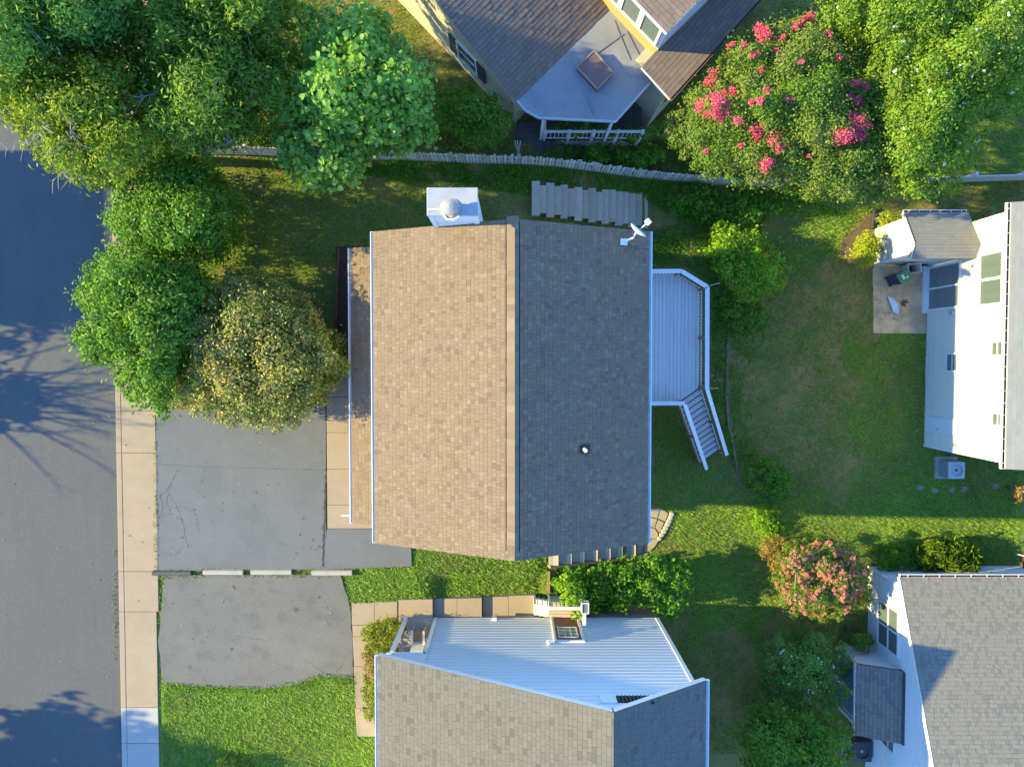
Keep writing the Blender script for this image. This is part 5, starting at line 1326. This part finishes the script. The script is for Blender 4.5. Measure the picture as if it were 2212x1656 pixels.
    if flowers:
        fm, spots, fr_, fn = flowers
        for sp_ in spots:
            (x, y), k_ = sp_
            # lay the cluster on the crown surface seen there
            best = None
            for ci, ri in zip(c, r):
                q2 = P(x, y, ci[2] + ri * .5)
                dxy = np.hypot(*(q2[:2] - ci[:2]))
                if dxy < ri * 1.15 and (best is None or ci[2] + ri * .5 > best[2]): best = P(x, y, ci[2] + ri * .75 * math.sqrt(max(0.05, 1 - (dxy / (ri * 1.15)) ** 2)))
            if best is None:
                i = int(np.argmin(np.linalg.norm(np.array([P(x, y, z_)[:2] for z_ in c[:, 2]]) - c[:, :2], axis=1))); best = P(x, y, c[i, 2] + r[i] * .4)
            n = int(fn * k_ * rng.uniform(.7, 1.3)); rr_ = fr_ * k_ ** .5 * rng.uniform(.8, 1.25)
            sub = best + rng.normal(size=(max(2, int(3 * k_)), 3)) * rr_ * .24
            ctr_ = sub[rng.integers(len(sub), size=n)]
            dv = unit(n) * rr_ * .5 * rng.random((n, 1)) ** .4; dv[:, 2] = np.abs(dv[:, 2])
            put(leaf_mesh('flower_cluster', ctr_ + dv - off, dv + .3 * unit(n), rng.uniform(.035, .06, n), 1.1, rng.random(n)), 'flower_cluster', fm, root)
    return root

def poly_r(cx, cy, rx, ry, n=12, w=.1):
    return [(cx + rx * (1 + random.uniform(-w, w)) * math.cos(2 * math.pi * k / n), cy + ry * (1 + random.uniform(-w, w)) * math.sin(2 * math.pi * k / n)) for k in range(n)]

# --- trees of the north west corner
make_tree('tall_tree', 'feathery blue green tree filling the top left corner', 'tree', [(-80, -80), (290, -80), (270, 50), (210, 110), (90, 120), (10, 165), (-80, 175)], 7.4, 5.2, (90, 30), LF_BLUE, leaf=.15, aspect=3.2, spacing=26, rb=.6, trunk_r=.2, dead=4, jz=.6)
make_tree('tall_tree', 'yellow green drooping tree with bare grey twigs over the street', 'tree', [(-70, 150), (40, 100), (190, 85), (300, 150), (345, 260), (320, 345), (250, 398), (190, 395), (120, 372), (75, 325), (20, 262), (-50, 235)], 6.8, 4.0, (200, 320), LF_YEL, leaf=.13, aspect=2.6, spacing=24, rb=.52, trunk_r=.2, dead=16, jz=.55)
make_tree('tall_tree', 'deep green feathery tree between the drooping yellow green tree and the heart leaf tree', 'tree', [(255, -80), (640, -80), (612, 60), (606, 180), (560, 260), (510, 305), (430, 322), (340, 300), (280, 200), (250, 60)], 6.4, 3.8, (440, 230), LF_DARK, leaf=.15, aspect=3.0, spacing=25, rb=.58, trunk_r=.22, dead=9, jz=.6)
make_tree('round_tree', 'rounded dense green tree between the street and the sparse yard', 'tree', [(245, 430), (290, 360), (370, 325), (440, 340), (482, 390), (502, 440), (492, 500), (452, 552), (380, 568), (290, 548), (248, 500)], 4.6, 2.2, (375, 480), LF_MID, leaf=.095, aspect=1.6, spacing=22, rb=.5, trunk_r=.13, skirt=True)
make_tree('street_tree', 'fresh green glossy tree overhanging the sidewalk', 'tree', [(190, 562), (260, 522), (330, 525), (400, 560), (440, 612), (432, 690), (402, 770), (385, 840), (358, 882), (300, 870), (262, 822), (240, 792), (190, 772), (165, 732), (180, 672), (176, 612)], 4.9, 2.2, (320, 720), LF_GLOSS, leaf=.12, aspect=2.0, spacing=23, rb=.52, trunk_r=.14, skirt=True)
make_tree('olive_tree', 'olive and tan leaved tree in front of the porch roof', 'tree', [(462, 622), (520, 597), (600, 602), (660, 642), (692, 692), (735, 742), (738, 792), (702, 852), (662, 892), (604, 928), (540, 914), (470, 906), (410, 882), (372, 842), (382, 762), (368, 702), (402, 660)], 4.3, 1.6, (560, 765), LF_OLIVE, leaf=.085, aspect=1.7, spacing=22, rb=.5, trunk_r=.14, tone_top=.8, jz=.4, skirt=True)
make_tree('heart_leaf_tree', 'bright green tree with large heart shaped leaves over the picket fence', 'tree', [(640, 22), (730, 12), (820, 32), (872, 92), (920, 142), (932, 222), (935, 292), (880, 322), (785, 330), (772, 385), (700, 403), (642, 380), (612, 350), (602, 290), (606, 205), (640, 130)], 5.8, 3.0, (770, 260), LF_BUD, leaf=.135, aspect=1.15, spacing=22, rb=.5, trunk_r=.13, under=.6, ind=300, heart=True, cov=.75, jz=.45)
make_tree('garden_bush', 'leafy green bush against the tan wall of the angled house', 'bush', [(945, 205), (1000, 190), (1050, 200), (1085, 240), (1100, 275), (1070, 305), (1010, 300), (960, 270), (940, 235)], 1.9, .8, (1025, 255), LF_MID, leaf=.11, aspect=2.0, spacing=22, rb=.42, trunk_r=.07, stems=4)
fl_p = [(T(4, *q_[:2]), q_[2]) for q_ in ((290, 140, 2.5), (330, 110, 2.5), (240, 165, 1.5), (790, 130, 2.5), (830, 110, 2), (800, 250, 2.2), (765, 220, 1.2), (600, 760, 3), (640, 800, 3), (545, 880, 3), (580, 850, 3), (515, 860, 2), (650, 860, 2), (600, 900, 1.5), (700, 800, .8), (150, 250, 1.2), (40, 230, 2), (20, 200, 2), (70, 580, 1.5), (210, 640, 1.5), (20, 640, 1.5), (30, 800, 2.5), (15, 850, 2), (120, 880, 2.5), (150, 940, 2), (110, 920, 2), (60, 1040, 2), (90, 1020, 1.2), (610, 545, 1.5), (620, 640, 2), (600, 620, 1), (680, 545, 1), (280, 400, .7), (350, 430, .7), (450, 220, 1.2), (560, 190, 1.2), (610, 150, 1.3), (130, 320, 1), (115, 385, 1), (640, 200, .8), (525, 370, 1), (320, 995, .6))] + \
       [(T(3, *q_[:2]), q_[2]) for q_ in ((1280, 680, 3), (1265, 700, 2), (1360, 500, 3), (1330, 540, 2), (1380, 650, 3.5), (1370, 620, 2), (1400, 740, 3), (1375, 720, 2), (1480, 590, 2), (1440, 600, 1.5), (1520, 780, 1.8), (1640, 860, 3), (1660, 640, 1.5), (1480, 285, 1.2), (1660, 230, 2.5), (1610, 350, 1.3), (1560, 300, 1.2), (1680, 1060, 1.5), (1315, 960, .8), (1540, 935, .7), (1440, 660, 1), (1600, 660, 1), (1660, 440, .8), (1320, 720, 1.5), (1600, 830, 1.5))]
fl_p = [(q_[0], q_[1]) for q_ in fl_p]
make_tree('crape_myrtle', 'large crape myrtle with bright pink blossom beside the angled house', 'tree', [(1425, 288), (1480, 228), (1520, 160), (1578, 92), (1650, 45), (1740, 30), (1830, 58), (1900, 110), (1930, 200), (1925, 285), (1962, 350), (1905, 425), (1800, 432), (1700, 402), (1600, 385), (1520, 378), (1470, 335)], 4.6, 2.0, (1715, 275), LF_CRAPE, leaf=.075, aspect=1.9, spacing=22, rb=.46, bark=BARK_PALE, trunk_r=.12, stems=5, flowers=(PINK, fl_p, .215, 120))
fl_w = [(T(4, *q_), rng.uniform(.5, 1.5)) for q_ in ((510, 50), (880, 170), (925, 265), (960, 365), (1010, 450), (880, 460), (1080, 480), (1290, 415), (1370, 480), (1440, 450), (1095, 580), (1310, 660), (1620, 590), (930, 820), (855, 940), (1280, 910), (1410, 890), (800, 690), (1400, 185), (1560, 15), (1190, 1040), (1210, 470), (1480, 10), (1600, 90), (655, 320))]
make_tree('crape_myrtle', 'sunlit crape myrtle with scattered white blossom at the top right', 'tree', [(1750, -70), (2290, -70), (2290, 190), (2205, 230), (2135, 262), (2122, 330), (2062, 402), (1990, 425), (1910, 410), (1870, 330), (1865, 210), (1830, 110), (1770, 30)], 5.0, 2.2, (2040, 150), LF_CRAPE_Y, leaf=.085, aspect=1.9, spacing=24, rb=.5, bark=BARK_PALE, trunk_r=.13, stems=4, flowers=(WHITE_FL, fl_w, .075, 34))
fl_k = [((1775 + 98 * math.cos(a_) * rr_, 1252 + 82 * math.sin(a_) * rr_), rng.uniform(.4, 1.2)) for a_, rr_ in zip(rng.random(280) * 6.28, np.sqrt(rng.random(280)))]
make_tree('crape_myrtle', 'small crape myrtle covered in salmon pink blossom by the taupe roofed house', 'tree', [(1672, 1230), (1690, 1185), (1720, 1165), (1780, 1165), (1840, 1190), (1872, 1225), (1886, 1265), (1868, 1305), (1820, 1335), (1765, 1340), (1710, 1320), (1680, 1280)], .55, -.7, (1780, 1245), LF_CRAPE, leaf=.06, aspect=1.9, spacing=15, rb=.3, bark=BARK_PALE, trunk_r=.06, stems=6, flowers=(PINK_SOFT, fl_k, .14, 60))
fl_l = [((1745 + 80 * math.cos(a_) * rr_, 1450 + 65 * math.sin(a_) * rr_), .5) for a_, rr_ in zip(rng.random(30) * 6.28, np.sqrt(rng.random(30)))]
make_tree('crape_myrtle', 'blue green crape myrtle with tiny white blossom left of the small annex', 'tree', [(1640, 1420), (1665, 1380), (1720, 1360), (1790, 1370), (1815, 1400), (1832, 1450), (1830, 1500), (1780, 1530), (1700, 1530), (1640, 1490)], .6, -.8, (1740, 1450), LF_BLUE, leaf=.09, aspect=1.9, spacing=19, rb=.38, bark=BARK_PALE, trunk_r=.07, stems=5, flowers=(WHITE_FL, fl_l, .06, 20))
make_tree('shade_tree', 'deep green tree at the bottom edge beside the small annex', 'tree', [(1600, 1560), (1640, 1520), (1720, 1530), (1790, 1535), (1838, 1575), (1840, 1640), (1830, 1720), (1620, 1720), (1605, 1640)], 1.6, -.4, (1720, 1590), LF_MID, leaf=.11, aspect=1.8, spacing=22, rb=.45, trunk_r=.1)
make_tree('leafy_shrub', 'broad vine covered shrub below the south steps', 'bush', [(1192, 1240), (1210, 1225), (1290, 1222), (1370, 1205), (1440, 1195), (1480, 1215), (1494, 1260), (1485, 1300), (1450, 1335), (1400, 1315), (1330, 1312), (1270, 1320), (1230, 1290), (1196, 1275)], -.1, -.95, (1350, 1265), LF_IVY, leaf=.12, aspect=1.3, spacing=17, rb=.34, trunk_r=.05, stems=5, jz=.15, lower=False)
make_tree('leafy_shrub', 'lime green shrub growing over the landing railing', 'bush', [(1200, 1250), (1230, 1240), (1258, 1255), (1262, 1285), (1258, 1345), (1238, 1340), (1225, 1305), (1205, 1290)], .75, .0, (1235, 1290), LF_LIME, leaf=.11, aspect=1.3, spacing=13, rb=.24, trunk_r=.04, stems=3, jz=.15)
make_tree('leafy_shrub', 'bright green sunlit shrub north east of the deck', 'bush', [(1530, 500), (1570, 480), (1610, 490), (1660, 530), (1700, 575), (1695, 610), (1640, 650), (1590, 640), (1560, 600), (1530, 550)], -.4, -1.4, (1610, 570), LF_LIME, leaf=.10, aspect=1.5, spacing=17, rb=.34, trunk_r=.05, stems=5, jz=.2)
make_tree('leafy_shrub', 'green shrub at the lower end of the log edging', 'bush', [(1605, 1000), (1640, 985), (1690, 1010), (1715, 1040), (1690, 1085), (1640, 1088), (1605, 1050)], -1.0, -1.7, (1655, 1040), LF_IVY, leaf=.11, aspect=2.2, spacing=16, rb=.3, trunk_r=.04, stems=4, jz=.2)
make_tree('leafy_shrub', 'yellow green weedy shrub between the lawn and the salmon myrtle', 'bush', [(1620, 1095), (1660, 1085), (1690, 1105), (1688, 1140), (1655, 1160), (1625, 1135)], -1.5, -1.85, (1652, 1122), LF_LIME, leaf=.08, aspect=2.0, spacing=13, rb=.22, trunk_r=.03, stems=3, jz=.1)
make_tree('garden_bush', 'round golden bush at the corner of the small shed', 'bush', poly_r(1873, 537, 30, 37), -.35, -1.3, (1872, 534), LF_GOLD, leaf=.09, aspect=2.4, spacing=11, rb=.24, trunk_r=.04, stems=4, jz=.08)
make_tree('garden_bush', 'small golden bush behind the shed beside the black drain pipe', 'bush', poly_r(1921, 472, 22, 18), -.9, -1.6, (1920, 474), LF_GOLD, leaf=.08, aspect=2.0, spacing=11, rb=.2, trunk_r=.03, stems=3, jz=.08)
make_tree('garden_bush', 'round clipped green bush under the window of the taupe roofed house', 'bush', poly_r(1862, 1385, 22, 19, w=.05), -.75, -1.5, (1861, 1383), LF_GLOSS, leaf=.05, aspect=1.6, spacing=9, rb=.17, trunk_r=.04, stems=3, jz=.05)
make_tree('garden_bush', 'dark green shrub along the shaded wall of the taupe roofed house', 'bush', [(1895, 1205), (1915, 1180), (1950, 1178), (1975, 1200), (1975, 1225), (1930, 1232), (1900, 1228)], -1.0, -1.7, (1935, 1206), LF_IVY, leaf=.07, aspect=2.5, spacing=12, rb=.24, trunk_r=.03, stems=3, jz=.1)
make_tree('ornamental_grass', 'tufted ornamental grass clump beside the taupe roofed house', 'grass clump', [(1978, 1195), (2010, 1172), (2060, 1170), (2100, 1180), (2120, 1205), (2100, 1232), (2040, 1232), (1990, 1228)], -1.1, -1.75, (2050, 1204), LF_CRAPE_Y, leaf=.32, aspect=14, spacing=14, rb=.3, trunk_r=.03, stems=3, jz=.1, up=.1)
make_tree('garden_bush', 'small pink flowering bush at the right edge by the lawn', 'bush', poly_r(2205, 1068, 17, 15), -1.4, -1.8, (2204, 1068), LF_RUST, leaf=.07, aspect=1.8, spacing=9, rb=.16, trunk_r=.03, stems=3, jz=.06, flowers=(PINK_SOFT, [((2195 + 5 * k, 1062 + 7 * (k % 3)), .5) for k in range(5)], .08, 30))
make_tree('clipped_hedge', 'yellow green clipped hedge at the porch corner of the grey roofed house', 'hedge', [(786, 1360), (800, 1345), (835, 1338), (862, 1340), (872, 1356), (862, 1385), (845, 1412), (812, 1415), (790, 1402)], 1.0, .3, (825, 1372), LF_HEDGE, leaf=.06, aspect=1.8, spacing=11, rb=.22, trunk_r=.04, stems=4, jz=.08)
make_tree('clipped_hedge', 'rust tinged hedge section beside the grey roof gutter', 'hedge', [(786, 1408), (812, 1408), (822, 1440), (822, 1472), (788, 1470)], .85, .3, (804, 1440), LF_RUST, leaf=.06, aspect=1.8, spacing=10, rb=.2, trunk_r=.03, stems=3, jz=.06)
make_tree('clipped_hedge', 'olive green clipped hedge at the end of the narrow walk', 'hedge', [(786, 1466), (825, 1466), (828, 1520), (822, 1560), (792, 1556), (785, 1520)], .9, .3, (806, 1515), LF_HEDGE, leaf=.06, aspect=1.8, spacing=10, rb=.2, trunk_r=.03, stems=3, jz=.06)
make_tree('garden_bush', 'small bush with pink tips at the bottom edge of the sunny lawn', 'bush', [(470, 1648), (500, 1638), (530, 1645), (545, 1690), (460, 1690)], .5, .2, (500, 1655), LF_CRAPE, leaf=.07, aspect=2.4, spacing=11, rb=.18, trunk_r=.03, stems=3, jz=.08, flowers=(PINK_SOFT, [((490, 1645), .5), ((508, 1642), .5), ((520, 1648), .5)], .06, 20))
make_tree('potted_greens', 'row of leafy green plants along the white deck railing', 'plants', [(1178, 272), (1230, 270), (1330, 278), (1395, 278), (1430, 262), (1432, 295), (1390, 300), (1300, 290), (1180, 285)], .15, -.2, (1300, 286), LF_GLOSS, leaf=.10, aspect=1.6, spacing=13, rb=.2, trunk_r=.03, stems=4, jz=.1, ground=-.6, lower=False)
make_tree('leafy_shrub', 'shaded dark shrub between the deck stairs of the angled house and the fence', 'bush', [(1225, 322), (1280, 315), (1350, 318), (1420, 315), (1430, 345), (1380, 360), (1300, 350), (1240, 342)], -.7, -1.3, (1330, 335), LF_IVY, leaf=.10, aspect=1.6, spacing=16, rb=.3, trunk_r=.04, stems=4, jz=.15)
make_tree('leafy_shrub', 'sprawling vine mound between the picket fence and the sunlit shrub', 'bush', [(1440, 415), (1500, 400), (1580, 412), (1650, 430), (1690, 455), (1640, 490), (1570, 488), (1500, 480), (1450, 455)], -1.15, -1.75, (1560, 445), LF_IVY, leaf=.10, aspect=1.3, spacing=15, rb=.28, trunk_r=.03, stems=4, jz=.15, lower=False)
make_tree('leafy_shrub', 'vine tangle beside the outer corner of the deck railing', 'bush', [(1545, 620), (1580, 640), (1640, 660), (1660, 690), (1610, 720), (1570, 700), (1548, 660)], -1.35, -1.8, (1600, 670), LF_MID, leaf=.09, aspect=1.4, spacing=14, rb=.25, trunk_r=.03, stems=4, jz=.12, lower=False)
make_tree('garden_bush', 'loose rusty pink growth left of the salmon myrtle', 'bush', [(1650, 1175), (1680, 1160), (1715, 1160), (1712, 1200), (1690, 1240), (1665, 1230), (1650, 1205)], -.9, -1.7, (1680, 1195), LF_RUST, leaf=.07, aspect=2.2, spacing=13, rb=.24, trunk_r=.03, stems=4, jz=.15, cov=.7)
# across the street, out of frame: the trees whose shadows lie on the road
def around(X, Y, rad, z, n=12):
    k = F_PX / (CAM_H - z)
    return [(1106 + (X + rad * random.uniform(.85, 1.1) * math.cos(6.283 * i / n)) * k, 777.7 - (Y + rad * random.uniform(.85, 1.1) * math.sin(6.283 * i / n)) * k) for i in range(n)]
make_tree('street_tree', 'tree across the street whose branch shadows fan over the road', 'tree', around(-28.9, -1.2, 1.35, 3.2), 3.7, 2.5, (0, 0), LF_MID, leaf=.16, aspect=1.6, spacing=26, rb=.5, trunk_r=.14, dead=34, dead_up=True, plumb=True, jz=.2)
make_tree('street_tree', 'leafy tree across the street at the corner of the far house', 'tree', around(-29.8, 2.4, 1.5, 5), 6.0, 3.2, (0, 0), LF_MID, leaf=.16, aspect=1.6, spacing=30, rb=.55, trunk_r=.14, plumb=True)
make_tree('street_tree', 'tall tree across the street shading the lower left corner', 'tree', around(-30.5, -20.0, 6.4, 6), 9.4, 3.0, (0, 0), LF_MID, leaf=.3, aspect=1.5, spacing=48, rb=1.1, trunk_r=.25, plumb=True, cov=2.2, skirt=True)

# ================================================================ GROUND COVER AND GRASS (stuff)
def ground_cover(name, label, poly, n, m, leaf, height, aspect=1.4, patch=1.0, floor=None):
    P_ = np.array(poly); lo, hi = P_.min(0), P_.max(0)
    q_ = lo + rng.random((n * 3, 2)) * (hi - lo)
    q_ = q_[inside(q_[:, 0], q_[:, 1], poly)][:n]
    w = PG(q_[:, 0], q_[:, 1])
    ph = .5 + .5 * np.sin(w[:, 0] * 2.1 + 1.7 * np.sin(w[:, 1] * 1.9)) * np.cos(w[:, 1] * 2.6 + w[:, 0])
    keep = rng.random(len(w)) < (1 - patch) + patch * ph * 1.3
    w, ph = w[keep], ph[keep]
    w[:, 2] = (gz(w[:, 0], w[:, 1]) if floor is None else floor) + .02 + height * ph * rng.random(len(w))
    off = w.mean(0)
    put(leaf_mesh(name, w - off, np.array((0, 0, 1)) + .6 * rng.normal(size=w.shape), leaf * rng.uniform(.7, 1.3, len(w)), aspect, np.clip(.7 * ph + .4 * rng.random(len(w)) - .1, 0, 1)), name, m, None, off, kind='stuff', label=label)
ground_cover('ivy', 'dark ivy carpet between the picket fence and the sleeper steps', [(770, 348), (1110, 358), (1270, 372), (1380, 388), (1570, 402), (1780, 412), (1760, 440), (1620, 450), (1560, 500), (1480, 480), (1405, 440), (1380, 420), (1150, 390), (1140, 420), (900, 395), (780, 380)], 12000, LF_IVY, .10, .22)
ground_cover('ivy', 'weedy green carpet around the deck foot', [(1405, 500), (1480, 480), (1540, 500), (1560, 600), (1590, 660), (1570, 760), (1565, 860), (1580, 960), (1590, 1020), (1540, 900), (1540, 620), (1480, 575), (1405, 570)], 7000, LF_IVY, .09, .18, patch=.8)
ground_cover('ivy', 'weeds along the log edging and bank', [(1575, 660), (1640, 650), (1660, 720), (1610, 800), (1600, 900), (1640, 980), (1600, 1000), (1580, 900), (1572, 780)], 2600, LF_MID, .08, .15, patch=1)
ground_cover('ivy', 'dark undergrowth beneath the top trees', [(300, 200), (620, 60), (900, 150), (960, 200), (1100, 320), (770, 332), (450, 322), (320, 380)], 14000, LF_DARK, .12, .3)
ground_cover('ivy', 'shaded undergrowth between the angled house and the fence', [(1130, 335), (1240, 320), (1430, 300), (1500, 230), (1700, 300), (1780, 390), (1560, 388), (1380, 370), (1270, 355)], 8000, LF_DARK, .11, .3)
ground_cover('ivy', 'low weeds along the golden bush and shed bank', [(1560, 420), (1700, 420), (1830, 440), (1900, 450), (1890, 480), (1790, 470), (1640, 460)], 3500, LF_LIME, .08, .12)

ground_cover('edge_weeds', 'thin weeds along the joint between sidewalk and upper pad', [(334, 880), (338, 880), (341, 1236), (334, 1236)], 420, LF_HEDGE, .05, .05, patch=1, floor=0)
ground_cover('edge_weeds', 'thin weeds around the wheel stops', [(335, 1228), (415, 1229), (440, 1227), (540, 1226), (760, 1228), (765, 1248), (640, 1246), (430, 1247), (345, 1250)], 900, LF_HEDGE, .05, .05, patch=1, floor=0)
ground_cover('edge_weeds', 'ragged grass tufts along the lower edge of the weathered pad', [(345, 1470), (470, 1478), (560, 1480), (640, 1468), (690, 1452), (762, 1456), (764, 1478), (690, 1474), (640, 1490), (560, 1498), (350, 1490)], 1500, LF_LIME, .08, .06, aspect=3, patch=.7, floor=0)
ground_cover('edge_weeds', 'dry weeds along the kerb of the street', [(248, 1180), (254, 1180), (254, 1420), (249, 1420)], 160, LF_HEDGE, .05, .04, patch=1, floor=-.11)
ground_cover('fallen_petals', 'salmon petals scattered below the small myrtle', poly_r(1765, 1262, 135, 110), 420, PINK_SOFT, .045, .02, patch=.6)
ground_cover('fallen_petals', 'pink petals scattered below the large myrtle', [(1500, 350), (1700, 405), (1900, 430), (1880, 460), (1700, 445), (1520, 400)], 260, PINK, .045, .02, patch=.6)
NB = 620000
X = rng.uniform(-14.4, 22, NB); Y = rng.uniform(-17.2, 16, NB)
ok = np.ones(NB, bool)
for pl in EXC: ok &= ~inside(X, Y, pl)
lush = lush_at(X, Y)
pn = .5 + .25 * np.sin(X * 1.1 + 2 * np.sin(Y * .7)) + .25 * np.sin(Y * 1.7 + 1.4 * np.sin(X * 1.3)) + .18 * np.sin(X * 4.3 + 2 * np.sin(Y * 3.1)) * np.sin(Y * 3.9)
pf2 = .5 + .5 * np.sin(X * 6.1 + 2.2 * np.sin(Y * 4.7)) * np.sin(Y * 5.3 + 1.9 * np.sin(X * 3.9))
dens = np.clip(lush * 1.0 + (1 - lush) * ((pn - .45) * 1.9 + (pf2 - .5) * 1.2), 0.03, 1)
ok &= rng.random(NB) < dens
X, Y, lush, pn = X[ok], Y[ok], lush[ok], pn[ok]
n = len(X)
Z = gz(X, Y)
hgt = (.04 + .045 * lush) * rng.uniform(.5, 1.5, n); wd = rng.uniform(.012, .024, n)
ang = rng.random(n) * 6.283; lean = rng.uniform(.5, 1.8, n)
dx, dy = np.cos(ang), np.sin(ang); px_, py_ = -dy, dx
B0 = np.stack([X - px_ * wd, Y - py_ * wd, Z - .01], -1); B1 = np.stack([X + px_ * wd, Y + py_ * wd, Z - .01], -1)
TP = np.stack([X + dx * hgt * lean, Y + dy * hgt * lean, Z + hgt], -1)
tone = np.clip(.12 + .72 * lush * (.55 + .6 * pn) + rng.normal(size=n) * .19, 0, 1)
me = mesh_np('grass', np.stack([B0, B1, TP], 1).reshape(-1, 3), np.arange(3 * n).reshape(-1, 3))
add_tone(me, tone)
put(me, 'grass', GRASS, None, (0, 0, 0), kind='stuff', label='patchy lawn grass over the yards')

# fallen leaves on the paving
q_ = np.concatenate([np.stack([rng.uniform(5, 250, 46), rng.uniform(700, 1650, 46)], -1), np.stack([rng.uniform(345, 700, 46), rng.uniform(900, 1225, 46)], -1), np.stack([rng.uniform(360, 740, 34), rng.uniform(1255, 1450, 34)], -1), np.stack([rng.uniform(262, 332, 14), rng.uniform(900, 1650, 14)], -1)])
zq = np.where(q_[:, 0] < 252, -.112, .012)
w_ = P(q_[:, 0], q_[:, 1], zq)
put(leaf_mesh('fallen_leaves', w_ - w_.mean(0), np.array((0, 0, 1)) + .35 * rng.normal(size=w_.shape), rng.uniform(.04, .1, len(w_)), 2.0, rng.random(len(w_))), 'fallen_leaves', mat('dry fallen leaves', rough=.8, tone=[(.5, .42, .28), (.25, .15, .07), (.6, .55, .45), (.12, .09, .05)]), None, w_.mean(0), kind='stuff', label='scattered dry leaves on the paving')
